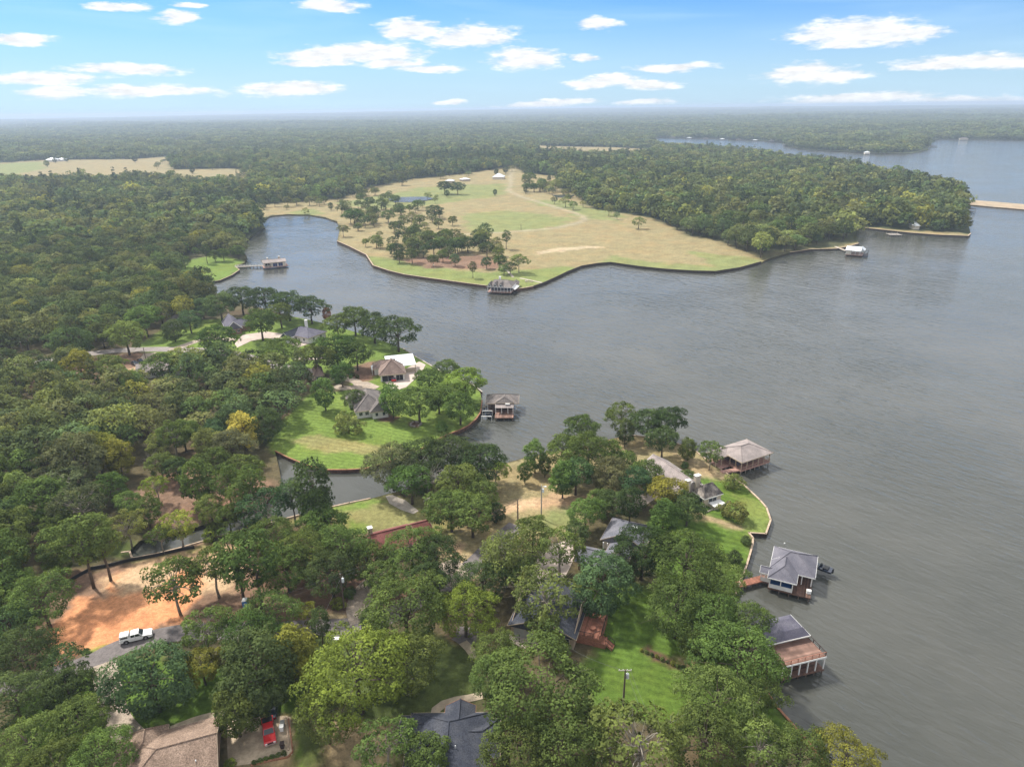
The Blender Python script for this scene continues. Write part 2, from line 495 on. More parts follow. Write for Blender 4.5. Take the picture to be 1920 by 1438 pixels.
# ------------------------------------------------------------------ vegetation and soil cover of the ground
C_FLOOR = (.105, .078, .048); C_UNDER = (.060, .068, .028)
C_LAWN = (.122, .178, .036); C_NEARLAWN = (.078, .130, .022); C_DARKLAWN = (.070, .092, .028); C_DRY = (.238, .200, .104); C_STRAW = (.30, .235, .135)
C_REDFLOOR = (.185, .118, .080); C_ORANGE = (.54, .250, .122); C_TAN = (.42, .29, .175); C_OLIVE = (.20, .19, .075)
C_GREENPASTURE = (.180, .198, .078); C_TRACK = (.30, .265, .18); C_SAND = (.37, .305, .20); C_MULCH = (.10, .06, .04)
PASTURE = [(470,392),(490,384),(560,378),(640,372),(690,352),(760,338),(850,328),(925,318),(962,310),(985,325),(1060,332),(1040,350),(1085,368),
 (1110,392),(1200,404),(1250,420),(1290,442),(1340,450),(1385,468),(1432,488),(1427,497),(1342,514),(1145,497),(985,545),(912,541),(837,531),(759,520),(700,503),(687,483),
 (632,457),(634,416),(580,401),(507,403),(486,414)]
COVER = [  # (colour, soft edge m, noise m, mow stripes, polygon in reference picture)
 (C_REDFLOOR, 5, 5, 0, [(120,1085),(260,1045),(450,1000),(560,1000),(700,1080),(840,1090),(700,1160),(560,1172),(280,1190),(170,1230),(90,1250),(60,1180)]),
 (C_REDFLOOR, 4, 5, 0, [(260,905),(330,875),(420,880),(520,905),(490,945),(400,975),(300,990),(250,950)]),
 (C_REDFLOOR, 4, 4, 0, [(30,700),(120,680),(250,662),(330,665),(230,700),(140,720),(60,730)]),
 (C_DRY, 6, 6, 0, PASTURE),
 (C_GREENPASTURE, 14, 18, 0, [(640,380),(800,350),(930,345),(960,352),(945,365),(800,385),(700,395)]),
 (C_GREENPASTURE, 10, 18, 0, [(1000,375),(1060,378),(1180,408),(1165,418),(1095,408),(1020,385)]),
 (C_GREENPASTURE, 10, 14, 0, [(870,400),(960,395),(1090,412),(1010,430),(880,440)]),
 (C_GREENPASTURE, 5, 6, 0, [(1290,470),(1427,486),(1427,494),(1340,514),(1145,497),(1130,490),(1150,480),(1230,492),(1340,500)]),
 ((.165, .195, .065), 5, 6, 0, [(687,479),(760,490),(900,512),(985,505),(1060,500),(1090,505),(1040,525),(985,545),(912,541),(837,531),(759,520),(700,503)]),
 (C_REDFLOOR, 5, 6, 0, [(745,485),(900,478),(960,500),(900,506),(800,502)]),
 (C_GREENPASTURE, 5, 6, 0, [(540,398),(590,390),(605,402),(560,406)]),
 (C_SAND, 2, 5, 0, [(1005,472),(1050,465),(1120,461),(1125,464),(1060,471),(1012,477)]),
 (C_SAND, 1.5, 3, 0, [(1130,405),(1165,413),(1150,408)]),
 (C_DRY, 3, 4, 0, [(1440,488),(1520,466),(1567,464),(1610,453),(1612,460),(1567,470),(1481,478)]),
 (C_DRY, 3, 5, 0, [(1605,424),(1700,432),(1815,438),(1822,445),(1706,441),(1605,434)]),
 ((.34, .275, .195), 2, 3, 0, [(1819,386),(2210,422),(2210,400),(1818,371),(1800,376)]),
 (C_DRY, 8, 8, 0, [(-250,372),(0,349),(160,347),(277,338),(330,348),(470,352),(478,325),(440,316),(330,318),(318,308),(350,297),(417,296),(417,291),(340,292),(240,299),(85,300),(-250,322)]),
 (C_GREENPASTURE, 6, 6, 0, [(-250,345),(0,333),(85,317),(80,303),(-250,322)]),
 (C_DRY, 6, 10, 0, [(1000,272),(1050,275),(1133,276),(1230,280),(1225,293),(1133,296),(1090,295),(1005,292)]),
 (C_DRY, 6, 10, 0, [(305,266),(345,258),(372,262),(335,272)]),
 (C_LAWN, 3, 3, 0, [(300,540),(330,510),(355,488),(400,478),(455,488),(445,500),(452,506),(412,530),(373,535)]),
 (C_LAWN, 2.5, 2, 0, [(300,700),(290,668),(250,652),(310,615),(380,600),(560,590),(640,612),(728,638),(760,650),(740,668),(690,680),(640,700),(590,700),(470,690),(440,668),(400,690),(350,700)]),
 (C_TAN, 1.5, 2, 0, [(235,690),(300,683),(305,692),(255,700)]),
 # mown lawn of the middle peninsula
 (C_LAWN, 2, 1.5, 1, [(515,850),(500,835),(530,790),(570,745),(590,735),(640,735),(690,690),(740,660),(760,650),(800,678),(830,694),(905,735),(908,755),(880,803),(840,820),(790,848),(730,870),(684,883),(612,886),(560,870)]),
 (C_OLIVE, 2, 3, 1, [(540,822),(600,815),(660,830),(740,835),(730,850),(640,852),(560,838)]),
 (C_REDFLOOR, 2, 2, 0, [(655,690),(700,675),(712,700),(690,718),(655,712)]),
 (C_MULCH, .6, 1, 0, [(700,775),(722,772),(750,783),(735,792),(712,790)]),
 (C_MULCH, .5, .6, 0, [(765,792),(780,788),(790,796),(780,802),(766,800)]),
 (C_DRY, 2.5, 3, 0, [(900,880),(955,864),(1010,850),(1080,836),(1168,815),(1240,822),(1290,838),(1330,862),(1300,880),(1200,950),(1100,965),(1090,1000),(950,1010),(880,1070),(830,1050),(845,1000),(860,930)]),
 (C_GREENPASTURE, 3, 3, 0, [(985,975),(1030,955),(1085,950),(1090,985),(1020,995),(960,1000)]),
 (C_TAN, 2, 3, 0, [(960,940),(1080,925),(1160,930),(1130,945),(1000,955),(930,965)]),
 (C_OLIVE, 3, 3, 0, [(615,953),(690,932),(730,925),(830,935),(855,1000),(800,1010),(700,995),(640,1000)]),
 (C_LAWN, 2, 3, 0, [(615,956),(700,934),(720,940),(640,965)]),
 (C_LAWN, 2.5, 3, 0, [(640,965),(680,975),(700,1000),(660,1000)]),
 (C_TAN, 1.5, 2.5, 0, [(845,1020),(865,1025),(880,1050),(905,1062),(890,1085),(850,1060)]),
 (C_STRAW, 2, 2, 0, [(820,1030),(900,1040),(915,1060),(880,1090),(845,1085)]),
 (C_NEARLAWN, 2, 2, 1, [(1180,990),(1240,960),(1290,925),(1330,880),(1345,872),(1400,910),(1450,960),(1440,1005),(1402,1002),(1415,1010),(1405,1060),(1378,1127),(1340,1150),(1260,1120),(1220,1050)]),
 ((.135, .175, .045), 2.5, 3, 0, [(1380,930),(1425,940),(1442,960),(1436,999),(1404,996),(1380,975)]),
 (C_STRAW, 2, 3, 0, [(1300,962),(1340,970),(1385,986),(1380,992),(1345,984),(1305,972)]),
 (C_STRAW, 2, 2, 0, [(1270,850),(1310,860),(1370,895),(1360,905),(1300,890)]),
 (C_NEARLAWN, 3, 2.5, 1, [(1060,1120),(1120,1085),(1200,1100),(1300,1120),(1380,1130),(1455,1315),(1512,1382),(1440,1420),(1330,1370),(1120,1345),(1080,1270),(1110,1210)]),
 (C_STRAW, 1.2, 1.5, 0, [(1270,1235),(1300,1238),(1330,1250),(1300,1258)]),
 (C_MULCH, .7, .8, 0, [(1197,1215),(1215,1212),(1250,1228),(1287,1248),(1280,1257),(1240,1245),(1205,1227)]),
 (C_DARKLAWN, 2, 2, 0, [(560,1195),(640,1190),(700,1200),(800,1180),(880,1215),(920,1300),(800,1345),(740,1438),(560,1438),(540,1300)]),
 (C_STRAW, 3, 4, 0, [(600,1360),(700,1330),(760,1380),(740,1438),(600,1438)]),
 (C_STRAW, 1.2, 1.5, 0, [(580,1150),(800,1150),(800,1160),(700,1162),(580,1168)]),
 (C_NEARLAWN, 1.2, 1, 1, [(70,1270),(140,1258),(190,1258),(203,1300),(222,1372),(150,1440),(40,1440),(20,1330)]),
 (C_NEARLAWN, 1.2, 1.2, 1, [(212,1250),(290,1230),(400,1250),(560,1240),(560,1438),(548,1438),(545,1345),(430,1335),(330,1362),(262,1372),(238,1352),(225,1310)]),
 (C_DARKLAWN, 1, 1, 0, [(150,1010),(165,1050),(262,1038),(246,1015),(200,1020)]),
 (C_OLIVE, 1.5, 2, 0, [(245,1050),(342,1032),(449,1000),(560,972),(560,985),(449,1012),(342,1045),(250,1062)]),
 (C_TAN, 3, 4, 0, [(190,1085),(262,1060),(360,1040),(470,1010),(480,1060),(440,1100),(330,1140),(200,1130)]),
 (C_ORANGE, 1.6, 2.5, 0, [(187,1121),(221,1076),(262,1058),(320,1045),(370,1062),(385,1095),(370,1125),(350,1140),(337,1162),(284,1184),(180,1218),(101,1244),(90,1210),(97,1173),(140,1128)]),
 (C_TAN, 2, 2.5, 0, [(225,1076),(262,1054),(330,1036),(360,1060),(280,1110),(215,1116)]),
 (C_LAWN, 1, 1.5, 0, [(140,1224),(190,1208),(200,1214),(140,1234)]),
 (C_STRAW, .6, .6, 0, [(425,1345),(548,1340),(552,1430),(430,1440)]),
]
COVER_W = [(c, s, n, m, np.array(Gp(p))) for c, s, n, m, p in COVER]
TRACK = np.array(Gp([(962,312),(958,330),(957,345),(953,358),(975,368),(1020,382),(1060,394),(1092,405),(1097,412),(1085,418),(1040,428),(950,436),(850,440)]))
TREELESS = [COVER_W[i][4] for i in (3, 12, 15, 16, 18, 19, 20)]

def cover(X, Y):
    n0 = len(X)
    d = seg_dist(LA, LB, X, Y); r = np.hypot(X, Y)
    a = .5 + .5 * wav(X, Y, 7, 0); b = .5 + .5 * wav(Y, X, 23, 1)
    k = np.clip(.6 * a + .5 * b - .1, 0, 1)[:, None]
    C = np.array(C_FLOOR) * (1 - k) + np.array(C_UNDER) * k
    far = ss(r, 380, 700)[:, None]
    C = C * (1 - far) + np.array((.055, .068, .032)) * far
    op = .5 * wav(X, Y, 260, 4) + .5 * wav(Y, X, 610, 2)
    q = (ss(-op, .60, .72) * ss(r, 1500, 1900))[:, None]
    C = C * (1 - q) + np.array((.20, .195, .095)) * q
    mow = np.zeros(n0)
    for c, soft, nse, m, P in COVER_W:
        lo = P.min(0) - 3 * soft - nse; hi = P.max(0) + 3 * soft + nse
        q = np.where((X > lo[0]) & (X < hi[0]) & (Y > lo[1]) & (Y < hi[1]))[0]
        if not len(q): continue
        x, y = X[q], Y[q]
        s = seg_dist(P, np.roll(P, -1, 0), x, y) * np.where(inside(P, x, y), 1, -1)
        s = s + nse * (.55 * wav(x, y, nse * 1.1 + .5, 2) + .45 * wav(y, x, nse * .45 + .3, 5))
        w = ss(s, -soft * .5, soft * .5)
        C[q] = C[q] * (1 - w[:, None]) + np.array(c) * w[:, None]
        mow[q] = mow[q] * (1 - w) + m * w
    s = seg_dist(TRACK[:-1], TRACK[1:], X, Y)
    w = (ss(-s, -4.5, -1.5) * .8)[:, None]
    C = C * (1 - w) + np.array(C_TRACK) * w
    return C, mow

# ------------------------------------------------------------------ the ground: one sheet reaching the horizon, cut along the shore
def ground_points():
    P = []
    r = 52.0
    while r < 17500:
        if r < 250: dr = 1.25; da = 1.25 / r
        elif r < 1300: dr = max(1.25, .0058 * r); da = .005
        else: dr = .014 * r; da = .0085
        if r > 5000: dr = .03 * r; da = .014
        n = int(1.92 / da)
        A = -.96 + 1.92 * (np.arange(n) + rng.random(n) * .7) / n
        rr = r + (rng.random(n) - .5) * dr * .6
        P.append(np.stack([np.sin(A) * rr, np.cos(A) * rr], 1))
        r += dr
    for r in (20, 45, 90, 200, 450, 1000, 2500, 6000, 17500):
        n = 40
        A = np.arange(n) / n * 2 * math.pi
        A = A[np.abs((A + math.pi) % (2 * math.pi) - math.pi) > (1.0 if r > 45 else -1)]
        P.append(np.stack([np.sin(A) * r, np.cos(A) * r], 1))
    return np.concatenate(P)

GP = ground_points()
dl = seg_dist(LA, LB, GP[:, 0], GP[:, 1])
keep = dl > .25
keep &= ~(inside(LAKE, GP[:, 0], GP[:, 1]) & (dl > 1))
GP = GP[keep]
# shore points, finely divided near the camera
SH = []; shore_edges = []
for (ax, ay), (bx, by) in zip(LA, LB):
    L = math.hypot(bx - ax, by - ay); rr = math.hypot(ax, ay)
    n = max(1, int(L / max(2.0, rr * .012)))
    for i in range(n):
        t = i / n; SH.append((ax + (bx - ax) * t, ay + (by - ay) * t))
ns = len(SH)
allp = np.concatenate([np.array(SH), GP])
cdt = delaunay_2d_cdt([Vector(p) for p in allp.tolist()], [(i, (i + 1) % ns) for i in range(ns)], [], 0, 1e-4)
VV = np.array([tuple(v) for v in cdt[0]]); FF = np.array([tuple(f) for f in cdt[2] if len(f) == 3])
cen = VV[FF].mean(1)
wet = inside(LAKE, cen[:, 0], cen[:, 1])
FF = FF[~wet]
used = np.unique(FF); remap = -np.ones(len(VV), int); remap[used] = np.arange(len(used))
VV = VV[used]; FF = remap[FF]
a, b, c = VV[FF[:, 0]], VV[FF[:, 1]], VV[FF[:, 2]]
area = (b[:, 0] - a[:, 0]) * (c[:, 1] - a[:, 1]) - (b[:, 1] - a[:, 1]) * (c[:, 0] - a[:, 0])
FF[area < 0] = FF[area < 0][:, ::-1]
ZZ = H(VV[:, 0], VV[:, 1])
# bank face: drop a skirt below the water from every shore edge
E = np.sort(np.concatenate([FF[:, [0, 1]], FF[:, [1, 2]], FF[:, [2, 0]]]), 1)
u, cnt = np.unique(E, axis=0, return_counts=True)
brd = u[cnt == 1]
dm = seg_dist(LA, LB, VV[brd].mean(1)[:, 0], VV[brd].mean(1)[:, 1])
brd = brd[dm < .3]
nv = len(VV)
low = {}
extra = []; skirt = []
for i, j in brd:
    for k in (i, j):
        if k not in low:
            low[k] = nv + len(extra); extra.append((VV[k][0], VV[k][1], -1.2))
    skirt.append((i, j, low[j])); skirt.append((i, low[j], low[i]))
V3 = np.concatenate([np.column_stack([VV, ZZ]), np.array(extra)])
me = np_mesh('ground', V3, np.concatenate([FF, np.array(skirt)]), smooth=False)
CC, MW = cover(V3[:, 0], V3[:, 1])
CC[nv:] = (.10, .07, .05)
at = me.attributes.new('cover', 'FLOAT_COLOR', 'POINT')
at.data.foreach_set('color', np.column_stack([CC, np.ones(len(CC))]).astype(np.float32).ravel())
at = me.attributes.new('mow', 'FLOAT', 'POINT')
at.data.foreach_set('value', MW.astype(np.float32))
m, t, p = mat_new('ground_cover')
atn = N(t, 'ShaderNodeAttribute', attribute_name='cover')
atm = N(t, 'ShaderNodeAttribute', attribute_name='mow')
v = coords(t)
n1 = noise(t, v, .11, 5, .65); n2 = noise(t, v, .9, 4, .65); n3 = noise(t, v, 3.5, 3, .75)
k = MATH(t, 'MULTIPLY', SMOOTH(t, n1, .28, .72, .84, 1.16), SMOOTH(t, n2, .3, .7, .80, 1.20))
k = MATH(t, 'MULTIPLY', k, SMOOTH(t, n3, .25, .75, .80, 1.20))
sp = N(t, 'ShaderNodeSeparateXYZ'); t.links.new(v, sp.inputs[0])
bend = MATH(t, 'MULTIPLY', noise(t, v, .02, 2), 14)
st = MATH(t, 'SINE', MATH(t, 'MULTIPLY', MATH(t, 'ADD', MATH(t, 'ADD', MATH(t, 'MULTIPLY', sp.outputs[0], .35), sp.outputs[1]), bend), 3.0))
st = MATH(t, 'MULTIPLY', MATH(t, 'MULTIPLY', st, .10), atm.outputs['Fac'])
k = MATH(t, 'MULTIPLY', k, MATH(t, 'ADD', st, 1.0))
warm = MIX(t, SMOOTH(t, noise(t, v, .045, 4, .7), .42, .68, 0, .30), atn.outputs['Color'], MIX(t, 1.0, atn.outputs['Color'], (1.35, 1.0, .85), 'MULTIPLY'))
vm = N(t, 'ShaderNodeVectorMath', operation='SCALE'); t.links.new(warm, vm.inputs[0]); t.links.new(k, vm.inputs['Scale'])
t.links.new(vm.outputs[0], p.inputs['Base Color']); p.inputs['Roughness'].default_value = .95; p.inputs['Specular IOR Level'].default_value = .1
bp = N(t, 'ShaderNodeBump'); bp.inputs['Strength'].default_value = .45; bp.inputs['Distance'].default_value = .25
t.links.new(MATH(t, 'ADD', n2, MATH(t, 'MULTIPLY', n3, .4)), bp.inputs['Height']); t.links.new(bp.outputs[0], p.inputs['Normal'])
me.materials.append(m)
g = link_mesh('ground', me)
tag(g, kind='structure')

# ------------------------------------------------------------------ water
wv = []
xs = [-17400, -2000, 2000, 17400]
V = [(x, y, 0.0) for y in (-17400, 0, 600, 17400) for x in xs]
F = [(j * 4 + i, j * 4 + i + 1, j * 4 + i + 5, j * 4 + i + 4) for j in range(3) for i in range(3)]
me = np_mesh('lake_water', V, F)
m, t, p = mat_new('lake_water')
v = coords(t)
def waves_along(deg, sx):
    r1 = N(t, 'ShaderNodeMapping'); r1.inputs['Rotation'].default_value = (0, 0, R_(deg)); t.links.new(v, r1.inputs[0])
    r2 = N(t, 'ShaderNodeMapping'); r2.inputs['Scale'].default_value = (sx, 1.0, 1); t.links.new(r1.outputs[0], r2.inputs[0]); return r2
d1 = waves_along(49, .36)
w1 = N(t, 'ShaderNodeTexNoise'); w1.inputs['Scale'].default_value = .62; w1.inputs['Detail'].default_value = 2.5; w1.inputs['Roughness'].default_value = .45; w1.inputs['Distortion'].default_value = .35
t.links.new(d1.outputs[0], w1.inputs['Vector'])
d2 = waves_along(34, .4)
w2 = N(t, 'ShaderNodeTexNoise'); w2.inputs['Scale'].default_value = 1.7; w2.inputs['Detail'].default_value = 3; w2.inputs['Roughness'].default_value = .6
t.links.new(d2.outputs[0], w2.inputs['Vector'])
w3 = N(t, 'ShaderNodeTexNoise'); w3.inputs['Scale'].default_value = .19; w3.inputs['Detail'].default_value = 2
t.links.new(d1.outputs[0], w3.inputs['Vector'])
gust = SMOOTH(t, noise(t, v, .012, 4, .6), .35, .65, .55, 1.15)
# the sheltered creek and inlet are calm
cvec = N(t, 'ShaderNodeVectorMath', operation='DISTANCE'); t.links.new(v, cvec.inputs[0]); cvec.inputs[1].default_value = (*U(400, 985, 0), 0)
calm = SMOOTH(t, cvec.outputs['Value'], 22, 62, .10, 1.0)
gust = MATH(t, 'MULTIPLY', gust, calm)
hgt = MATH(t, 'MULTIPLY', MATH(t, 'ADD', MATH(t, 'MULTIPLY', w1.outputs['Fac'], 1.0), MATH(t, 'ADD', MATH(t, 'MULTIPLY', w2.outputs['Fac'], .22), MATH(t, 'MULTIPLY', w3.outputs['Fac'], .9))), gust)
bp = N(t, 'ShaderNodeBump'); bp.inputs['Strength'].default_value = 1.0; bp.inputs['Distance'].default_value = .38
t.links.new(hgt, bp.inputs['Height'])
tint = MIX(t, SMOOTH(t, noise(t, v, .02, 4, .6), .35, .7), (.050, .052, .044), (.070, .070, .060))
t.links.new(tint, p.inputs['Base Color'])
p.inputs['Roughness'].default_value = .07
p.inputs['IOR'].default_value = 1.333
p.inputs['Specular IOR Level'].default_value = .95
t.links.new(bp.outputs[0], p.inputs['Normal'])
M['water'] = m
me.materials.append(m)
tag(link_mesh('lake_water', me), kind='structure')

def sheet(name, px_poly, lift, mat, kind='structure'):
    """flat surface following the ground, inside a polygon given by picture points on the ground"""
    P = np.array(Gp(px_poly)); lo, hi = P.min(0), P.max(0)
    step = max(1.0, (hi - lo).max() / 30)
    gx, gy = np.meshgrid(np.arange(lo[0], hi[0], step), np.arange(lo[1], hi[1], step))
    q = np.column_stack([gx.ravel(), gy.ravel()])
    q = q[inside(P, q[:, 0], q[:, 1])]
    if len(q): q = q[seg_dist(P, np.roll(P, -1, 0), q[:, 0], q[:, 1]) > step * .3]
    pts = [Vector(a) for a in P.tolist() + q.tolist()]
    n = len(P)
    r = delaunay_2d_cdt(pts, [(i, (i + 1) % n) for i in range(n)], [tuple(range(n))], 1, 1e-4)
    V = np.array([tuple(a) for a in r[0]]); F = np.array([tuple(f) for f in r[2] if len(f) == 3])
    me = np_mesh(name, np.column_stack([V, H(V[:, 0], V[:, 1]) + lift]), F)
    bm = bmesh.new(); bm.from_mesh(me); bmesh.ops.recalc_face_normals(bm, faces=bm.faces[:]); bm.to_mesh(me); bm.free()
    o = link_mesh(name, me, None, [mat]); tag(o, kind=kind); return o

def smooth_line(pts, step=1.5, closed=False):
    """Catmull-Rom through world points"""
    P = np.array(pts, float); out = []
    n = len(P)
    for i in range(n - 1):
        p0, p1, p2, p3 = P[max(i-1, 0)], P[i], P[i+1], P[min(i+2, n-1)]
        k = max(1, int(np.linalg.norm(p2 - p1) / step))
        for j in range(k):
            t = j / k
            out.append(.5 * ((2*p1) + (-p0+p2)*t + (2*p0-5*p1+4*p2-p3)*t*t + (-p0+3*p1-3*p2+p3)*t**3))
    out.append(P[-1]); return np.array(out)

def ribbon(name, px, width, lift, mat, kind='structure', rows=5):
    L = smooth_line(Gp(px), 1.2)
    T = np.gradient(L, axis=0); T /= np.linalg.norm(T, axis=1)[:, None] + 1e-9
    Nn = np.column_stack([-T[:, 1], T[:, 0]])
    o = np.linspace(-.5, .5, rows)
    P = L[:, None, :] + Nn[:, None, :] * (o * width)[None, :, None]
    wob = 1 + .03 * np.sin(np.arange(len(L)) * .9)
    X, Y = P[..., 0].ravel(), P[..., 1].ravel()
    Z = H(X, Y) + lift
    F = [(i*rows+j, i*rows+j+1, (i+1)*rows+j+1, (i+1)*rows+j) for i in range(len(L)-1) for j in range(rows-1)]
    me = np_mesh(name, np.column_stack([X, Y, Z]), np.array(F)[:, ::-1])
    o = link_mesh(name, me, None, [mat]); tag(o, kind=kind); return o

M['asphalt'] = mottled('worn_asphalt', (.150, .132, .128), .22, .35, .9, fine=.16, fscale=2.5)
M['asphalt_old'] = mottled('sun_bleached_asphalt', (.245, .215, .20), .2, .3, .9, fine=.14, fscale=2.5)
M['drive'] = mottled('pale_gravel_drive', (.33, .27, .215), .25, .4, .95, fine=.2, fscale=3)
M['drive_pink'] = mottled('pinkish_concrete_drive', (.46, .38, .33), .15, .3, .9, fine=.1)
M['path'] = mottled('tan_concrete_walk', (.36, .295, .215), .2, .6, .9, fine=.1)
M['pond'] = M['water']
ribbon('road', [(-120,1300),(60,1276),(165,1243),(220,1216),(285,1196),(340,1186),(420,1183),(500,1182),(590,1177),(650,1174),(720,1158),(785,1124),(840,1092),(890,1057),(925,1022),(952,1000),(970,985)], 5.0, .06, M['asphalt'])
ribbon('road', [(-160,706),(-40,694),(40,685),(90,676),(130,668),(180,662),(230,657),(290,655),(350,656),(400,659),(450,667),(500,680),(545,692),(590,699)], 6.5, .06, M['asphalt_old'])
ribbon('driveway', [(680,1166),(672,1142),(676,1122),(690,1102),(706,1088),(725,1075)], 5.0, .075, M['drive'])
ribbon('driveway', [(838,1098),(858,1080),(850,1066),(838,1052)], 5.0, .075, M['drive'])
ribbon('driveway', [(196,1243),(199,1268),(206,1300),(214,1335),(228,1362),(250,1385)], 4.2, .075, M['drive'])
M['pad'] = mottled('stained_tan_concrete', (.42, .335, .24), .3, .25, .9, fine=.15, fscale=1.5)
sheet('parking_pad', [(424,1352),(430,1345),(538,1342),(545,1345),(548,1415),(470,1432),(428,1438)], .09, M['pad'])
ribbon('walkway', [(320,1368),(360,1352),(396,1342),(425,1336)], 1.6, .08, M['path'])
ribbon('walkway', [(815,1345),(818,1330),(832,1320),(855,1313),(880,1309),(905,1303)], 1.7, .08, M['path'])
ribbon('walkway', [(868,1204),(880,1216),(888,1228),(905,1236)], 1.8, .08, M['path'])
ribbon('driveway', [(880,1176),(876,1190),(872,1200),(862,1208)], 4.5, .075, M['asphalt'])
sheet('patio', [(955,1190),(972,1189),(1012,1204),(1008,1214),(985,1216),(955,1205)], .10, M['drive_pink'])
sheet('driveway', [(1000,1082),(1005,1050),(1030,1025),(1070,1010),(1078,1040),(1070,1062),(1055,1090),(1020,1090)], .075, M['drive_pink'])
sheet('driveway', [(1140,940),(1165,920),(1220,918),(1235,930),(1200,955),(1160,958)], .075, M['drive_pink'])
ribbon('driveway', [(590,699),(585,708),(610,712),(645,710),(668,716),(672,724),(650,728),(628,724)], 4.0, .08, M['drive'])
sheet('driveway', [(668,716),(690,716),(712,725),(690,738),(668,730)], .085, M['drive'])
sheet('driveway', [(722,718),(742,700),(764,690),(786,678),(798,684),(790,700),(762,726),(738,734)], .085, M['drive_pink'])
ribbon('driveway', [(320,656),(340,650),(375,638),(400,634),(440,638)], 4.2, .08, M['drive'])
sheet('driveway', [(440,645),(455,628),(500,622),(530,626),(528,640),(500,634),(470,640),(445,652)], .085, M['drive_pink'])
sheet('driveway', [(528,628),(545,624),(582,636),(582,644),(558,652),(540,644)], .085, M['drive_pink'])
ribbon('walkway', [(556,672),(580,674),(606,670)], 3.0, .08, M['drive_pink'])
ribbon('driveway', [(282,662),(274,672),(266,682),(272,690)], 5.0, .08, M['drive'])
sheet('boat_ramp', [(723,930),(735,928),(760,938),(785,958),(775,964),(752,956),(730,944)], .08, M['concrete'])
ribbon('walkway', [(940,500),(955,512),(962,520)], 1.6, .1, M['concrete'])
ribbon('walkway', [(975,522),(1000,527),(1018,531)], 1.6, .1, M['concrete'])
tag(sheet('pond_water', [(727,374),(740,371),(775,370),(800,370),(815,373),(800,377),(770,380),(740,380)], .5, M['pond']), kind='structure')
tag(sheet('pond_water', [(1035,367),(1055,366),(1078,367),(1070,371),(1045,371)], .5, M['pond']), kind='structure')

# ------------------------------------------------------------------ seawalls
def seawall(px, label, cap, face, top=1.12, capw=.42, group=None):
    L = np.array([U(x, y, 1.0) for x, y in px])
    root = empty('seawall', (L[0][0], L[0][1], 0))
    c, f, q = Geo(), Geo(), Geo()
    o = np.array((L[0][0], L[0][1]))
    for a, b in zip(L[:-1], L[1:]):
        a = a - o; b = b - o
        d = (b - a); ln = np.linalg.norm(d); d = d / ln
        c.beam((*(a - d * .12), top), (*(b + d * .12), top), capw, .16)
        f.beam((*a, top / 2 - .6), (*b, top / 2 - .6), .14, top + 1.1)
        far = math.hypot(*(a + o)) > 330
        k = max(1, int(ln / (4.5 if far else 1.6)))
        for i in range(k):
            s = a + d * ln * (i + .5) / k
            q.beam((*s, -.8), (*s, top - .08), .26, .30, up=(d[0], d[1], 0))
    c.done('cap', cap, root); f.done('panel', face, root)
    tag(q.done('piling', face, root), kind='stuff')
    tag(root, label, 'seawall', group)
    return root
seawall([(1600,1500),(1510,1385),(1450,1318),(1425,1262),(1400,1195)], 'low orange-brown capped seawall at the bottom right edge of the near lawn', M['brickcap'], M['rust'])
seawall([(1374,1125),(1385,1098),(1400,1060),(1411,1022),(1412,1009),(1404,999)], 'pale capped seawall of the lawn with two dark round bushes by the red footbridge', M['capwood'], M['darkpile'])
seawall([(1404,999),(1436,1001),(1445,975),(1437,952),(1425,938),(1393,908),(1370,893),(1345,876),(1325,862),(1303,845)], 'pale capped seawall around the pointed lawn beside the stone-chimney house', M['capwood'], M['darkpile'])
seawall([(516,846),(540,858),(565,868),(587,876),(612,881),(650,881),(684,879),(730,866),(784,846)], 'brown seawall curving round the striped lawn beside the narrow inlet', M['brickcap'], M['rust'])
seawall([(784,846),(837,816),(860,808),(878,799),(893,786),(901,774),(904,752)], 'rusty curved seawall leading to the square brown boathouse', M['brickcap'], M['rust'], 1.25)
seawall([(904,735),(885,720),(855,705),(828,697),(800,681),(778,668),(756,654)], 'seawall on the lake side of the white metal roofed pavilion', M['concrete'], M['rust'])
seawall([(560,966),(500,982),(449,994),(393,1011),(342,1026),(300,1037),(248,1047),(243,1034),(228,1036)], 'pale timber seawall with a square corner along the narrow brown creek', M['capwood'], M['darkpile'])
seawall([(694,935),(655,943),(619,951)], 'short pale seawall at the foot of the olive lawn beside the inlet', M['capwood'], M['darkpile'])
seawall([(1285,836),(1240,824),(1193,817),(1168,818)], 'short pale seawall behind the twin oaks at the tip of the dry lawn', M['capwood'], M['darkpile'])
seawall([(373,532),(412,526),(435,516),(449,506),(441,500)], 'curved brown seawall of the small green lawn on the far left shore', M['capwood'], M['darkpile'])
seawall([(632,453),(655,463),(687,479),(700,499),(730,509),(759,516),(800,522),(837,527),(880,533),(912,537),(969,543),(985,541),(1000,538)], 'long brown seawall along the wooded point of the far pasture', M['capwood'], M['rust'], 1.5, .7)
seawall([(1000,538),(1020,531),(1040,522),(1065,510),(1090,500),(1120,495),(1145,493),(1200,501),(1250,506),(1300,509),(1342,510),(1387,503),(1427,492)], 'long dark seawall around the open dry pasture across the lake', M['darkpile'], M['darkpile'], 1.5, .5)
seawall([(1481,474),(1520,468),(1567,467),(1590,463),(1610,457)], 'straight pale seawall by the far white-roofed boathouse', M['capwood'], M['darkpile'], 1.3, .7)
seawall([(1612,427),(1660,432),(1706,437),(1760,441),(1815,443),(1820,438)], 'straight pale seawall below the trees of the far right point', M['capwood'], M['darkpile'], 1.3, .8)
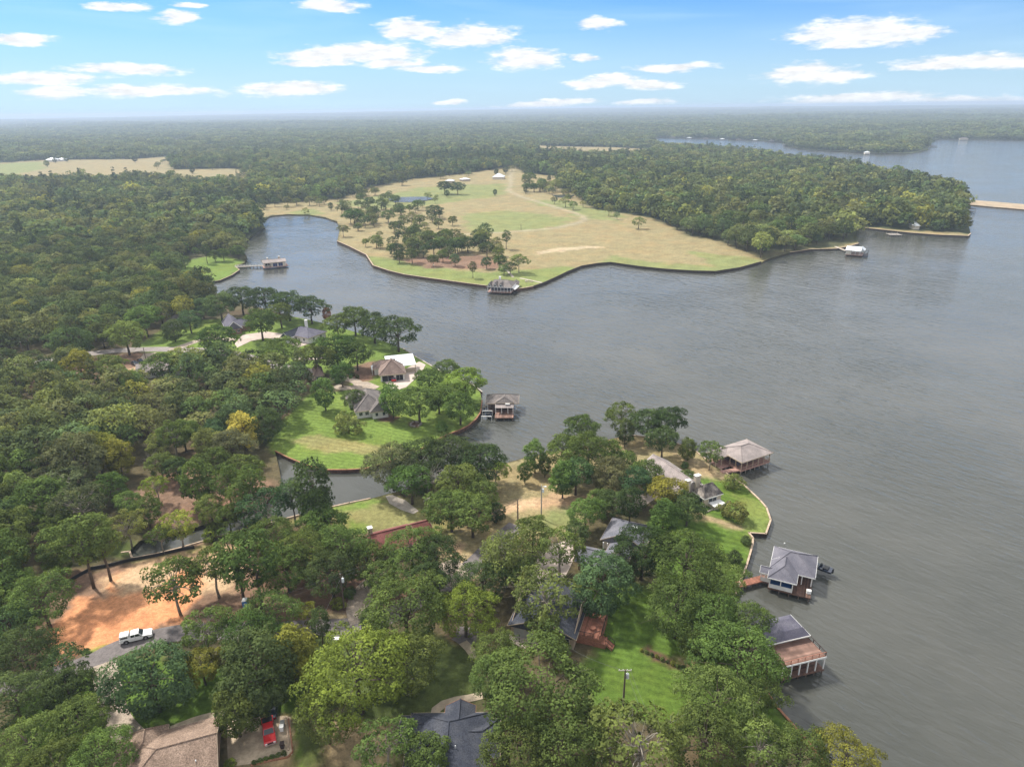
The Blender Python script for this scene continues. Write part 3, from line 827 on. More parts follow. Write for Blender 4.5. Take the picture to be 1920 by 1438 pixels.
def retaining(px, label):
    L = [G(*p) for p in px]; root = empty('retaining_wall', L[0]); f = Geo(); o = Vector(L[0])
    for a, b in zip(L[:-1], L[1:]):
        f.beam(Vector(a) - o + Vector((0,0,.35)), Vector(b) - o + Vector((0,0,.35)), .12, .95)
    f.done('silt_screen', M['black'], root); tag(root, label, 'wall')
retaining([(133,1090),(150,1080),(172,1068),(205,1062),(245,1052),(290,1044),(342,1032),(365,1028)], 'low black silt fence curving above the orange building plot')
retaining([(393,1018),(420,1010),(449,1004)], 'short dark piece of fence beside the pale creek wall')
# ------------------------------------------------------------------ foliage
def leaf_material(name, attr=None):
    m = bpy.data.materials.new(name); m.use_nodes = True; t = m.node_tree
    for n in list(t.nodes): t.nodes.remove(n)
    out = N(t, 'ShaderNodeOutputMaterial')
    if attr:
        base = N(t, 'ShaderNodeAttribute', attribute_name=attr, attribute_type='INSTANCER').outputs['Color']
    else:
        base = N(t, 'ShaderNodeObjectInfo').outputs['Color']
    tint = N(t, 'ShaderNodeAttribute', attribute_name='tint').outputs['Fac']
    oi = N(t, 'ShaderNodeObjectInfo').outputs['Random']
    k = SMOOTH(t, tint, 0, 1, .58, 1.36)
    warm = MIX(t, MATH(t, 'MULTIPLY', tint, .55), base, MIX(t, 1.0, base, (1.18, 1.07, .80), 'MULTIPLY'))
    k = MATH(t, 'MULTIPLY', k, SMOOTH(t, oi, 0, 1, .86, 1.14))
    vm = N(t, 'ShaderNodeVectorMath', operation='SCALE'); t.links.new(warm, vm.inputs[0]); t.links.new(k, vm.inputs['Scale'])
    d = N(t, 'ShaderNodeBsdfDiffuse'); tr = N(t, 'ShaderNodeBsdfTranslucent'); mx = N(t, 'ShaderNodeMixShader')
    t.links.new(vm.outputs[0], d.inputs[0])
    t2 = MIX(t, 1.0, vm.outputs[0], (1.25, 1.15, .55), 'MULTIPLY')
    t.links.new(t2, tr.inputs[0])
    mx.inputs[0].default_value = .30
    t.links.new(d.outputs[0], mx.inputs[1]); t.links.new(tr.outputs[0], mx.inputs[2])
    t.links.new(mx.outputs[0], out.inputs[0])
    return m
M['leaf'] = leaf_material('leaves')
M['leaf_far'] = leaf_material('far_leaves', 'tcol')

def unit(v): return v / (np.linalg.norm(v, axis=-1, keepdims=True) + 1e-9)

def leaf_cards(C, Nn, S, g):
    """rhombic leaf clumps: centres, normals, sizes"""
    n = len(C)
    a = unit(np.cross(Nn, unit(g.normal(size=(n, 3)))))
    b = np.cross(Nn, a)
    S = S[:, None]
    lift = Nn * S * .22
    V = np.stack([C + a * S, C + b * S * .62 + lift, C - a * S, C - b * S * .62 + lift], 1).reshape(-1, 3)
    F = np.arange(4 * n).reshape(n, 4)
    return V, F

def make_crown(seed, D=12.0, z0=3.2, z1=12.5, clumps=80, per=110, leaf=.30, shape='dome', gap=0.0, csize=(.9, 1.6), droop=0.0, rnd=.42):
    g = np.random.default_rng(seed)
    a = g.random(clumps * 2) * 2 * math.pi
    u = g.random(clumps * 2)
    R = D / 2
    ang = lambda t: 1 + .16 * np.sin(2 * t + seed) + .12 * np.sin(3 * t + 2.1 * seed) + .09 * np.sin(5 * t + seed * .7)
    zc = (z0 + z1) / 2; hz = (z1 - z0) / 2
    if shape == 'dome':
        cz = -.75 + 1.72 * u ** .62
        rad = np.sqrt(np.clip(1 - np.clip(cz, -.2, 1) ** 2, 0, 1)) * np.where(cz < -.2, 1 + (cz + .2) * .55, 1)
        fill = .60 + .36 * g.random(clumps * 2) ** .5
    elif shape == 'oval':
        cz = -1 + 2 * u
        rad = np.sqrt(np.clip(1 - np.abs(cz) ** 2.2, 0, 1)); fill = .6 + .34 * g.random(clumps * 2) ** .5
    elif shape == 'cone':
        cz = -1 + 2 * u ** 1.3
        rad = (1 - cz) / 2 * .95 + .1; fill = .55 + .4 * g.random(clumps * 2)
    else:
        cz = -.9 + 1.85 * u
        rad = np.sqrt(np.clip(1 - cz ** 2, 0, 1)); fill = .5 + .46 * g.random(clumps * 2) ** .6
    cs = csize[0] + (csize[1] - csize[0]) * g.random(clumps * 2)
    bump = 1 + .13 * np.sin(a * 4 + cz * 5 + seed) 
    cr = (R - .55 * cs) * rad * ang(a) * fill * bump
    ctr = np.column_stack([np.cos(a) * cr, np.sin(a) * cr, zc + cz * (hz - cs * .5) * (.62 + .38 * fill) * (1 + .10 * np.sin(a * 2 + seed * 1.7))])
    # keep clumps apart so dark gaps open between them
    keep = []
    for i in range(len(ctr)):
        if gap and g.random() < gap: continue
        if all(np.linalg.norm(ctr[i] - ctr[j]) > .62 * (cs[i] + cs[j]) * .86 for j in keep): keep.append(i)
        if len(keep) >= clumps: break
    V, F, T = [], [], []
    nb = 0
    for i in keep:
        n = int(per * (cs[i] / csize[1]) ** 2 * (.8 + .4 * g.random()))
        if n < 3: n = 3
        d = unit(g.normal(size=(n, 3)))
        out = unit(ctr[i] - np.array([0, 0, zc - hz * .5]))
        d[:, 2] = np.where((d[:, 2] < -.35) & (g.random(n) < .7), -d[:, 2], d[:, 2])
        flip = (d @ out) < -.2
        d[flip] -= 2 * (d[flip] @ out)[:, None] * out
        rr = cs[i] * (.62 + .45 * g.random(n) ** .7) * (1 + .18 * np.sin(d[:, 0] * 5 + i) * np.cos(d[:, 1] * 4 + i))
        P = ctr[i] + d * rr[:, None] * np.array([1.08, 1.08, .78])
        if droop: P[:, 2] -= droop * g.random(n) ** 2 * (1 + .5 * np.linalg.norm(P[:, :2], axis=1) / R)
        nrm = unit(d * .9 + out * .35 + np.array([0, 0, .25]) + rnd * g.normal(size=(n, 3)))
        S = leaf * (.65 + .7 * g.random(n))
        v, f = leaf_cards(P, nrm, S, g)
        V.append(v); F.append(f + nb); nb += len(v)
        base = g.random()
        T.append(np.clip(.68 * base + .32 * g.random(n), 0, 1))
    me = np_mesh('crown', np.concatenate(V), np.concatenate(F))
    at = me.attributes.new('tint', 'FLOAT', 'FACE')
    at.data.foreach_set('value', np.concatenate(T).astype(np.float32))
    me.materials.append(M['leaf'])
    return me, ctr[keep]

def make_trunk(seed, ctr, h, rad=.3, limbs=12, fork=.38, mat='bark', lean=0.0, twigs=0):
    g = np.random.default_rng(seed + 99)
    q = Geo()
    top = Vector((lean * h, 0, h * .80))
    pts = [Vector((0, 0, -.4)), Vector((lean * h * .2 + g.normal() * .1, g.normal() * .1, h * .2)), Vector((lean * h * .5 + g.normal() * .2, g.normal() * .2, h * .45)), top]
    q.tube(pts, [rad * 1.35, rad, rad * .8, rad * .3], 7)
    idx = g.permutation(len(ctr))[:limbs]
    for i in idx:
        c = Vector(ctr[i]); z = h * (fork + .3 * g.random()); z = min(z, c.z - .5)
        s = Vector((lean * z, 0, max(z, 1.0)))
        mid = s.lerp(c, .5) + Vector((0, 0, .6 - .5 * g.random())) + Vector(g.normal(size=3)) * .25
        q.tube([s, mid, c], [rad * .42, rad * .26, rad * .09], 5, False)
        for _ in range(twigs):
            e = c + Vector(g.normal(size=3)) * 1.3
            q.tube([mid.lerp(c, .4 + .5 * g.random()), e], [rad * .12, rad * .03], 4, False)
    me = bpy.data.meshes.new('trunk'); me.from_pydata(q.v, [], q.f); me.update()
    me.polygons.foreach_set('use_smooth', np.ones(len(me.polygons), bool))
    me.materials.append(M[mat])
    return me

VAR = {}
def variant(kind, seed, nominal, h, trunk_kw={}, **kw):
    me, ctr = make_crown(seed, D=nominal, **kw)
    VAR.setdefault(kind, []).append((me, make_trunk(seed, ctr, h, **trunk_kw), nominal, h, (kw['z0'] + kw['z1']) / 2))
for s in range(6):
    variant('oak', 10 + s, 12.0, 12.5, dict(rad=.30, twigs=1), z0=1.9 + .5 * (s % 3), z1=12.3, clumps=105, per=150, leaf=.25, csize=(.8, 1.65))
for s in range(4):
    variant('bigoak', 20 + s, 16.0, 15.0, dict(rad=.36, limbs=16, twigs=2), z0=2.0 + .6 * (s % 3), z1=15.0, clumps=230, per=125, leaf=.205, csize=(.55, 1.55), gap=.04, rnd=.45)
for s in range(3):
    variant('oval', 30 + s, 8.0, 11.5, dict(rad=.2, limbs=8), z0=1.6, z1=11.8, clumps=80, per=140, leaf=.23, shape='oval', csize=(.75, 1.35))
for s in range(3):
    variant('sparse', 40 + s, 12.0, 12.5, dict(rad=.26, limbs=26, twigs=3, mat='palebark'), z0=3.2, z1=12.5, clumps=62, per=95, leaf=.25, gap=.2, csize=(.7, 1.35), rnd=.55)
for s in range(3):
    variant('tall', 50 + s, 8.0, 16.0, dict(rad=.24, limbs=14, twigs=1), z0=6.0, z1=16.2, clumps=64, per=105, leaf=.25, shape='oval', csize=(.8, 1.45), gap=.1)
for s in range(2):
    variant('soft', 60 + s, 12.0, 13.0, dict(rad=.3), z0=1.0, z1=13.0, clumps=150, per=120, leaf=.21, shape='oval', csize=(.7, 1.25), droop=.5)
for s in range(3):
    variant('bush', 70 + s, 4.0, 2.8, dict(rad=.08, limbs=5), z0=-.2, z1=3.0, clumps=48, per=80, leaf=.14, shape='ball', csize=(.35, .65))
variant('willow', 80, 12.0, 12.5, dict(rad=.26, limbs=24, twigs=3, mat='palebark'), z0=3.0, z1=12.5, clumps=70, per=150, leaf=.22, csize=(.7, 1.3), droop=3.2, gap=.12)
# a bare dead crown: only limbs and twigs
g_ = np.random.default_rng(5)
_, ctr = make_crown(91, D=9.0, z0=4, z1=11, clumps=60, per=3, shape='ball')
q = Geo()
for i, c in enumerate(ctr):
    s = Vector((0, 0, 3 + 4 * g_.random())); c = Vector(c); m_ = s.lerp(c, .5) + Vector(g_.normal(size=3)) * .4
    q.tube([s, m_, c], [.11, .07, .02], 4, False)
    for _ in range(5):
        e = c + Vector(g_.normal(size=3)) * 1.3; q.tube([m_.lerp(c, .3 + .6 * g_.random()), e], [.04, .015], 3, False)
me = bpy.data.meshes.new('bare_branches'); me.from_pydata(q.v, [], q.f); me.update(); me.materials.append(M['palebark'])
VAR['dead'] = [(me, make_trunk(91, ctr, 10, .22, 4, mat='palebark'), 9.0, 10.0, 7.5)]

LEAFC = dict(mid=(.112, .160, .050), olive=(.122, .166, .052), dark=(.076, .114, .046), lime=(.185, .235, .050), green=(.100, .162, .048),
             bluish=(.088, .145, .070), yellow=(.215, .225, .052), gold=(.40, .34, .085), pale=(.170, .205, .070), rust=(.32, .13, .06), grey=(.130, .150, .078))
NAMES = dict(oak='oak_tree', bigoak='oak_tree', oval='shade_tree', sparse='oak_tree', tall='tall_tree', soft='elm_tree', bush='shrub', willow='willow_tree', dead='dead_tree')
CATS = dict(shrub='bush')
placed = []
vcount = {}
def place_tree(x, y, D, kind, colour, label, group=None, rz=None, zs=1.0, lean=0.0):
    vs = VAR[kind]; k = vcount.get(kind, 0); vcount[kind] = k + 1
    crown, trunk, nom, h, hc = vs[(k * 5 + k // 7) % len(vs)]
    s = D / nom
    z = H1(x, y)
    nm = NAMES[kind]
    root = empty(nm, (x, y, z), rng.random() * 6.28 if rz is None else rz)
    sz = s * zs if kind in ('bush',) else (s ** .75) * zs
    for n_, me_ in (('crown' if kind != 'dead' else 'branches', crown), ('trunk', trunk)):
        o = bpy.data.objects.new(n_, me_); COL.objects.link(o); o.parent = root
        o.scale = (s, s, sz)
        c = LEAFC[colour]; j = 1 + .10 * rng.normal()
        o.color = (c[0] * j * (1 + .06 * rng.normal()), c[1] * j, c[2] * j, 1)
    if lean: root.rotation_euler[1] = lean
    tag(root, label, CATS.get(nm, 'tree'), group)
    placed.append((x, y, D / 2))
    return root

def tree_px(cx, cy, w, kind, colour, label, group=None, zs=1.0, lean=0.0):
    """crown centre and width read off the picture; stood on the ground under that crown"""
    if kind == 'oak' and w >= 92: kind = 'bigoak'
    vs = VAR[kind][0]
    D = 10.0
    for _ in range(4):
        s = D / vs[2]
        hc = vs[4] * (s if kind == 'bush' else s ** .75) * zs
        x, y = U(cx, cy, 1.6 + hc)
        zz = H1(x, y)
        x, y = U(cx, cy, zz + hc)
        f = y * math.cos(CAM_TILT) - (zz + hc - CAM_H) * math.sin(CAM_TILT)
        D = 1.06 * w * f / CAM_F
    return place_tree(x, y, D, kind, colour, label, group, zs=zs, lean=lean)

TREES = [
 # foreground, bottom edge
 (670,1262,195,'oak','lime','large bright yellow-green oak, the brightest big crown in the foreground'),
 (612,1345,110,'oak','pale','pale green oak against the lower left of the brightest foreground crown'),
 (762,1150,165,'oak','mid','big mid-green oak overhanging the right end of the asphalt road stretch'),
 (872,1145,112,'oak','lime','lime-green tree with a bare pale trunk beside the big road oak'),
 (760,1245,130,'oak','olive','olive oak with pale broken limbs above the dim lawn'),
 (1015,1295,220,'oak','olive','widest oak of the foreground, just left of the transformer pole'),
 (928,1228,92,'oak','olive','olive oak left of the brick patio of the deck house'),
 (935,1265,100,'oak','mid','oak at the right end of the curved tan walkway'),
 (1060,1385,160,'oak','olive','olive oak at the bottom edge right of the navy roof'),
 (975,1405,130,'oak','olive','oak leaning over the right corner of the navy roofed house'),
 (1020,1120,132,'sparse','pale','open pale-green oak standing over the dark roof of the deck house'),
 (1042,1208,46,'oak','mid','smaller oak in front of the brick gable of the deck house'),
 (1130,1092,112,'soft','bluish','soft blue-green tree beside the red wooden deck'),
 (725,1392,105,'sparse','mid','sparse oak with pale twisted branches left of the navy roof'),
 (800,1420,90,'oak','mid','rounded oak at the bottom edge touching the left side of the navy roof'),
 (1200,1395,175,'sparse','olive','wide olive oak at the bottom edge under the transformer pole'),
 (1345,1316,145,'oak','olive','olive oak at the right end of the mulch bed'),
 (1385,1235,150,'oak','green','bright green oak in front of the flat-decked plum boathouse'),
 (1320,1395,140,'oak','mid','mid-green oak at the bottom edge left of the orange seawall'),
 (1425,1400,110,'sparse','olive','thin olive oak at the bottom edge beside the orange seawall'),
 (1285,1060,150,'oak','mid','tall mid-green oak at the left of the small footbridge lawn'),
 (1340,1085,110,'oak','mid','oak at the water side of the tall oak group near the footbridge'),
 (1205,1035,115,'oak','dark','dark green oak between the grey-blue house and the tall oak group'),
 (1270,1140,130,'oak','mid','oak in the middle of the grove between deck lawn and lake'),
 (1330,1160,120,'oak','green','green oak of the grove just below the footbridge'),
 (1395,1170,95,'oak','mid','oak at the shore between the two near right boathouses'),
 (1315,1210,78,'oak','mid','oak just above the right end of the mulch bed'),
 (1415,1290,100,'oak','mid','oak directly below the flat-decked plum boathouse'),
 (1500,1418,115,'oak','olive','olive oak beyond the end of the orange seawall at the bottom'),
 (1585,1428,120,'oak','yellow','yellowish oak farthest right along the bottom edge'),
 # bottom left
 (283,1270,135,'soft','bluish','dense rounded dark tree beside the white pickup truck'),
 (480,1255,150,'soft','dark','large dark tree standing over the red pickup'),
 (548,1225,85,'oval','yellow','yellow-green tree on the right flank of the large dark tree'),
 (505,1150,100,'oak','mid','oak just below the blue portable toilet'),
 (470,1195,110,'oak','green','bright green oak above the large dark tree'),
 (575,1150,45,'sparse','yellow','small yellow tree at the left end of the open road stretch'),
 (600,1165,40,'tall','dark','small dark thin tree at the left end of the open road stretch'),
 (385,1180,90,'sparse','olive','olive oak at the roadside right of the white pickup truck'),
 (378,1248,70,'oak','yellow','low yellowish oak between the two darkest foreground trees'),
 (440,1330,75,'oval','olive','small olive tree overhanging the corner of the tan roof'),
 (45,1228,120,'oak','dark','dark oak at the left edge below the orange plot'),
 (125,1248,90,'sparse','dark','dark low-branching oak leaning across the road at left'),
 (28,1315,130,'oak','dark','oak on the left edge beside the striped lawn strip'),
 (128,1298,82,'soft','dark','dark compact tree in front of the striped lawn strip'),
 (55,1400,120,'oak','mid','oak in the bottom left corner of the view'),
 (150,1358,110,'oak','olive','yellowish olive oak left of the gravel drive'),
 (190,1425,120,'oak','green','oak covering the left end of the tan roof'),
 (105,1440,110,'oak','mid','oak at the bottom edge near the left corner'),
 (15,1105,80,'oak','green','bright green oak cut by the left edge beside the plot'),
 (78,1125,120,'oak','mid','oak with several leaning trunks at the left side of the orange plot'),
 (20,1170,90,'oak','dark','dark oak cut by the left edge above the road'),
 # around the building plot
 (325,1092,110,'sparse','mid','open-branched oak standing on the orange soil'),
 (400,1065,95,'sparse','olive','thin oak at the right side of the orange soil'),
 (440,1040,80,'tall','mid','tall thin oak left of the blue portable toilet'),
 (475,1045,90,'tall','mid','tall oak whose trunks rise behind the blue portable toilet'),
 (515,1010,95,'oak','mid','oak on the upper rim of the big grove right of the plot'),
 (535,1065,100,'oak','mid','oak of the big grove left of the tall transformer pole'),
 (575,1040,110,'oak','mid','oak at the heart of the big grove above the road'),
 (620,1075,100,'oak','dark','dark lower oak of the big grove just behind the transformer pole'),
 (640,1030,110,'oak','mid','oak of the big grove left of the maroon roof'),
 (688,1055,75,'oak','mid','oak below the left end of the maroon roof'),
 (605,985,80,'oak','green','oak at the top of the big grove beside the olive lawn'),
 (495,955,95,'sparse','bluish','bluish oak on the bank of the brown creek'),
 (590,955,60,'oval','green','bright round tree at the end of the open inlet water'),
 (583,905,78,'tall','dark','dark thin tree silhouetted against the inlet water'),
 (545,925,45,'tall','bluish','slim bluish tree at the left end of the inlet water'),
 (715,1085,70,'oak','mid','oak above the curved gravel driveway'),
 (772,1034,108,'oak','mid','oak standing below the maroon roof'),
 (818,1045,95,'oak','dark','dark oak between maroon roof and the bare sandy patch'),
 (800,1090,75,'oak','dark','low dark oak above the road bend'),
 (700,1165,50,'soft','dark','small dark tree at the edge of the asphalt road stretch'),
 # middle grove between inlet and dry lawn
 (735,872,100,'oak','grey','grey-green oak hanging over the inlet end of the grove'),
 (790,860,100,'oak','dark','oak in front of the curved seawall'),
 (845,855,100,'oak','dark','dark oak at the lake side of the middle grove'),
 (900,868,90,'oak','dark','dark oak at the right shoulder of the middle grove'),
 (770,905,80,'oak','green','green oak beside the pale boat ramp'),
 (815,895,62,'dead','grey','bare silvery dead tree in the middle grove'),
 (860,905,85,'oak','mid','oak at the centre of the middle grove'),
 (925,888,50,'sparse','lime','yellow-green leaning tree at the edge of the dry lawn'),
 (900,925,70,'oak','mid','oak at the right foot of the middle grove'),
 (845,955,85,'oak','mid','broad oak right of the white crossarm pole'),
 (885,965,85,'oak','mid','oak with a single trunk above the bare sandy patch'),
 (930,960,30,'soft','dark','small dark evergreen beside the charred snag'),
 # dry lawn
 (1003,852,42,'oval','green','small neat green tree on the shore of the dry lawn'),
 (984,884,24,'oval','green','tiny round green sapling on the dry lawn'),
 (1022,872,24,'oval','mid','little thin sapling beside the neat shore tree'),
 (1055,895,50,'oval','green','green oak at the left foot of the dome-like grove'),
 (1060,850,80,'oak','mid','left oak of the dome-like grove by the lake'),
 (1090,805,65,'oak','mid','highest oak at the back of the dome-like grove'),
 (1105,850,95,'oak','mid','main oak in the centre of the dome-like grove'),
 (1080,890,75,'oak','dark','dark front oak of the dome-like grove'),
 (1140,850,60,'sparse','olive','olive oak on the right shoulder of the dome-like grove'),
 (1170,870,55,'oak','mid','low oak trailing right from the dome-like grove'),
 (1165,778,60,'sparse','olive','open oak standing alone against the lake at the tip'),
 (1173,808,34,'oval','dark','dark small tree beneath the open oak at the tip'),
 (1215,793,62,'oak','dark','left of the twin dark oaks against the lake'),
 (1251,790,66,'oak','dark','right of the twin dark oaks against the lake'),
 (1243,826,58,'oak','dark','dark oak below the twin oaks at the tip'),
 (1290,840,34,'soft','olive','feathery olive tree beside the brownish thin oak'),
 (1333,848,48,'sparse','olive','thin brownish oak left of the pink-roofed boathouse'),
 # round the stone-chimney house
 (1148,893,75,'soft','grey','feathery grey-green tree left of the big yellow tree'),
 (1190,905,70,'oak','bluish','bluish tree between the feathery tree and the yellow tree'),
 (1213,888,58,'oak','mid','oak leaning over the long pale roof'),
 (1250,925,72,'oak','yellow','big yellow tree in front of the stone-chimney house'),
 (1290,952,62,'oak','dark','dark oak right under the yellow tree'),
 (1245,972,56,'oval','green','bright fresh green tree below the yellow tree'),
 (1150,945,55,'oak','dark','dark oak above the grey-blue roof'),
 (1183,940,45,'tall','dark','dark slim tree above the grey-blue roof'),
 (1098,962,66,'oak','green','green oak at the left of the grey-blue roof'),
 (1125,938,46,'oak','mid','oak behind the grey-blue house'),
 (1288,896,30,'oak','mid','oak beside the dark round shrub at the pale roof'),
 (948,1040,110,'willow','pale','pale drooping willow-like tree beside the road'),
 (905,1092,95,'oak','dark','dark oak below the drooping tree'),
 (1000,1000,72,'oak','mid','oak under the white light pole'),
 (1050,1028,85,'sparse','olive','open olive oak on the pinkish drive'),
 (975,1075,70,'oak','mid','oak filling the gap between the drooping tree and the deck house'),
 (1080,1000,45,'oak','dark','small dark oak at the left wall of the grey-blue house'),
 # middle peninsula
 (607,735,44,'oval','green','tall bright tree standing alone on the striped lawn'),
 (662,748,38,'oak','dark','dark low tree at the left wall of the grey-roofed lawn house'),
 (735,748,46,'oval','green','rounded bright tree at the right wall of the grey-roofed lawn house'),
 (785,755,76,'oak','mid','large soft oak above the stone ring on the striped lawn'),
 (805,715,56,'oak','olive','olive oak behind the grey-roofed lawn house'),
 (872,718,68,'oak','lime','bright lime-topped tree on the curved shore near the boathouse'),
 (862,762,66,'oak','green','open green tree below the bright lime-topped tree'),
 (838,695,48,'oak','mid','oak behind the bright lime-topped tree'),
 (822,745,56,'oak','mid','oak between the stone ring and the lime-topped tree'),
 (745,622,76,'oak','dark','wide dark dome tree at the lake edge'),
 (700,612,62,'oak','dark','dark oak left of the wide dark dome tree'),
 (664,598,60,'oak','mid','oak above the little red-tinged tree'),
 (632,610,48,'oak','mid','oak beside the little red-tinged tree'),
 (612,588,17,'oval','rust','small red-tinged tree in the shore row'),
 (630,655,76,'oak','green','bright oak at the left of the brown-roofed garage'),
 (668,665,56,'oak','mid','oak with a slim trunk beside the brown-roofed garage'),
 (640,700,46,'oak','green','green oak in the loop of the gravel drive'),
 (592,672,66,'oak','mid','oak left of the loop of the gravel drive'),
 (530,660,72,'oak','mid','oak below the white driveway of the dark-roofed house'),
 (488,605,66,'oak','mid','oak with a forked trunk between the two grey-roofed houses'),
 (525,588,50,'oak','olive','olive oak behind the forked oak'),
 (405,635,66,'oak','green','round bright oak beside the upper road'),
 (270,598,66,'oak','green','bright green oak beyond the upper road'),
 (235,630,72,'oak','olive','broad olive oak at the edge of the upper road'),
 (190,625,50,'oak','dark','dark oak just left of the broad olive roadside oak'),
 (130,640,72,'oak','dark','broad dark oak overhanging the upper road'),
 (150,686,52,'oval','yellow','yellow tree just below the upper road'),
 (205,690,60,'oak','mid','oak right of the yellow tree below the upper road'),
 (300,688,60,'oak','mid','oak hiding the middle of the roadside house'),
 (355,600,46,'oak','bluish','bluish tree left of the brick-gabled house'),
 (325,618,36,'soft','dark','dark conical tree beyond the upper road'),
 (378,575,40,'oak','bluish','bluish oak at the left end of the shore row'),
 (412,572,60,'oak','dark','first large dark oak of the shore row'),
 (452,560,58,'oak','dark','second large oak of the shore row'),
 (496,562,60,'oak','dark','third large oak of the shore row'),
 (540,570,62,'oak','dark','fourth large oak of the shore row'),
 (582,577,58,'oak','dark','last large oak at the right end of the shore row'),
 (455,805,52,'oval','gold','golden yellow tree, the only yellow crown deep in the left woods'),
 (494,795,62,'soft','dark','dark glossy tree right beside the golden tree'),
 (368,902,66,'oval','green','bright green tree on the red forest floor'),
 (425,900,52,'tall','mid','tall oak left of the shaded inlet end'),
 (470,905,56,'tall','mid','tall oak on the bank by the shaded inlet end'),
 (400,865,60,'oak','mid','oak at the back of the red forest floor'),
 (330,880,48,'oak','dark','dark oak at the back of the red forest floor'),
 (300,1005,42,'sparse','mid','small oak leaning over the narrow creek bend'),
 (275,958,60,'oak','mid','leafy oak on the far bank behind the square creek corner'),
 (395,955,60,'oak','olive','olive oak on the far bank in the middle of the creek'),
 (428,968,50,'oak','mid','low oak on the creek bank beside the bluish oak'),
 (300,872,50,'oak','mid','oak standing alone at the rear rim of the red forest floor'),
 (240,945,52,'oak','mid','oak at the left rim of the red forest floor above the creek corner'),
 (450,930,46,'tall','mid','thin oak between the forest floor and the creek bank'),
 (292,912,46,'sparse','lime','thin pale tree on the red forest floor'),
 (335,985,64,'sparse','lime','pale thin oak on the bank of the brown creek'),
 (237,985,66,'sparse','pale','pale spreading oak by the square creek corner'),
 (205,915,66,'oak','green','leafy oak at the left end of the red forest floor'),
 (282,862,30,'dead','grey','dead grey trunk wrapped in vines in the left woods'),
 (150,1010,80,'tall','mid','slim-trunked oak above the black silt fence'),
 (185,1005,70,'tall','mid','second slim-trunked oak above the black silt fence'),
]
for tt in TREES:
    tree_px(*tt[:6], zs=(.92 if tt[3] == 'oak' else 1.0), lean=(.25 if 'leaning tree' in tt[5] else 0))
BUSHES = [
 (1375,903,36,'pale','pale feathery shrub nearest the pink-roofed boathouse'),
 (1377,957,48,'pale','larger pale feathery shrub below the stone-chimney house'),
 (1399,1013,20,'dark','small dark round shrub at the top of the footbridge lawn'),
 (1377,1047,34,'dark','larger dark round shrub on the footbridge lawn'),
 (653,794,52,'pale','low wide pale shrub in the middle of the striped lawn'),
 (828,800,24,'green','green shrub at the curved seawall'),
 (634,1131,28,'yellow','yellowish round shrub at the foot of the transformer pole'),
 (1284,872,16,'dark','dark round shrub at the back of the long pale roof'),
 (655,1110,26,'mid','mid-green shrub at the inner side of the gravel drive'),
 (430,1432,22,'lime','bright shrub at the corner of the tan-roofed house'),
 (480,985,30,'yellow','yellow-green shrub on the creek wall'),
 (395,1000,34,'lime','lime-green weeds hanging over the creek wall'),
 (655,684,9,'dark','first small dark shrub along the loop drive'), (662,702,9,'dark','second small dark shrub along the loop drive'), (670,706,9,'dark','third small dark shrub along the loop drive'),
 (691,772,14,'dark','dark shrub at the white front wall of the lawn house'), (707,774,12,'green','green shrub at the white front wall of the lawn house'),
 (1075,1092,14,'dark','small shrub beside the pinkish drive'),
]
for cx, cy, w, c, l in BUSHES:
    tree_px(cx, cy, w, 'bush', c, l)
# distinct trees on the far pasture
FAR_TREES = [(833,350,28,'dark'),(858,351,26,'dark'),(838,362,9,'mid'),(815,396,28,'dark'),(848,413,17,'mid'),(949,443,18,'dark'),(928,360,8,'dark'),(783,383,20,'green'),
 (661,362,12,'dark'),(641,382,9,'mid'),(620,386,9,'mid'),(607,374,15,'mid'),(671,382,14,'mid'),(693,378,20,'mid'),(715,381,22,'mid'),(727,368,15,'mid'),(741,374,20,'mid'),
 (752,394,24,'mid'),(727,404,24,'mid'),(768,390,14,'olive'),(787,411,20,'mid'),(822,418,18,'olive'),(738,424,20,'dark'),(745,438,13,'dark'),(757,434,15,'dark'),(780,428,16,'mid'),
 (663,404,34,'green'),(693,408,20,'mid'),(643,430,22,'pale'),(685,454,13,'lime'),(705,451,24,'mid'),(713,459,12,'mid'),
 (743,468,30,'dark'),(773,457,28,'dark'),(805,445,32,'mid'),(833,444,32,'mid'),(813,462,32,'dark'),(853,458,32,'dark'),(877,457,32,'dark'),(900,452,34,'dark'),(913,466,28,'dark'),(934,475,26,'mid'),
 (748,480,22,'dark'),(772,478,28,'dark'),(812,487,20,'mid'),(853,486,22,'bluish'),(886,500,15,'dark'),(912,492,20,'bluish'),(937,490,26,'mid'),(973,490,36,'pale'),(830,478,22,'mid'),
 (402,478,20,'mid'),(418,476,24,'mid'),(445,471,26,'mid'),(366,471,14,'mid'),(345,490,22,'mid'),(385,470,18,'dark'),
 (987,350,17,'mid'),(1002,350,17,'mid'),(1017,343,20,'mid'),(993,332,24,'mid'),(948,317,11,'dark'),(930,322,8,'dark'),(360,318,10,'dark'),(252,298,9,'dark'),(87,306,9,'mid'),(102,300,7,'dark'),(124,297,9,'mid')]
for i, (cx, cy, w, c) in enumerate(FAR_TREES):
    k = 'tall' if w < 20 and c in ('dark', 'bluish') and cy > 430 else ('sparse' if c == 'pale' else ('oval' if w < 12 else 'oak'))
    where = 'in the wooded point of the far pasture' if cy > 435 and cx > 730 else ('on the far left shore lawn' if cx < 460 and cy > 460 else ('in the loose grove left of the far pasture' if cx < 800 and cy > 360 else 'on the distant open grassland'))
    tree_px(cx, cy, w, k, c, {'dark': 'small dark', 'mid': 'small green', 'green': 'small bright green', 'olive': 'small olive', 'pale': 'small pale sparse', 'lime': 'small lime', 'bluish': 'small slim bluish'}[c] + ' tree ' + where,
            'far trees ' + where, zs=.9)
n_hand = len(placed)

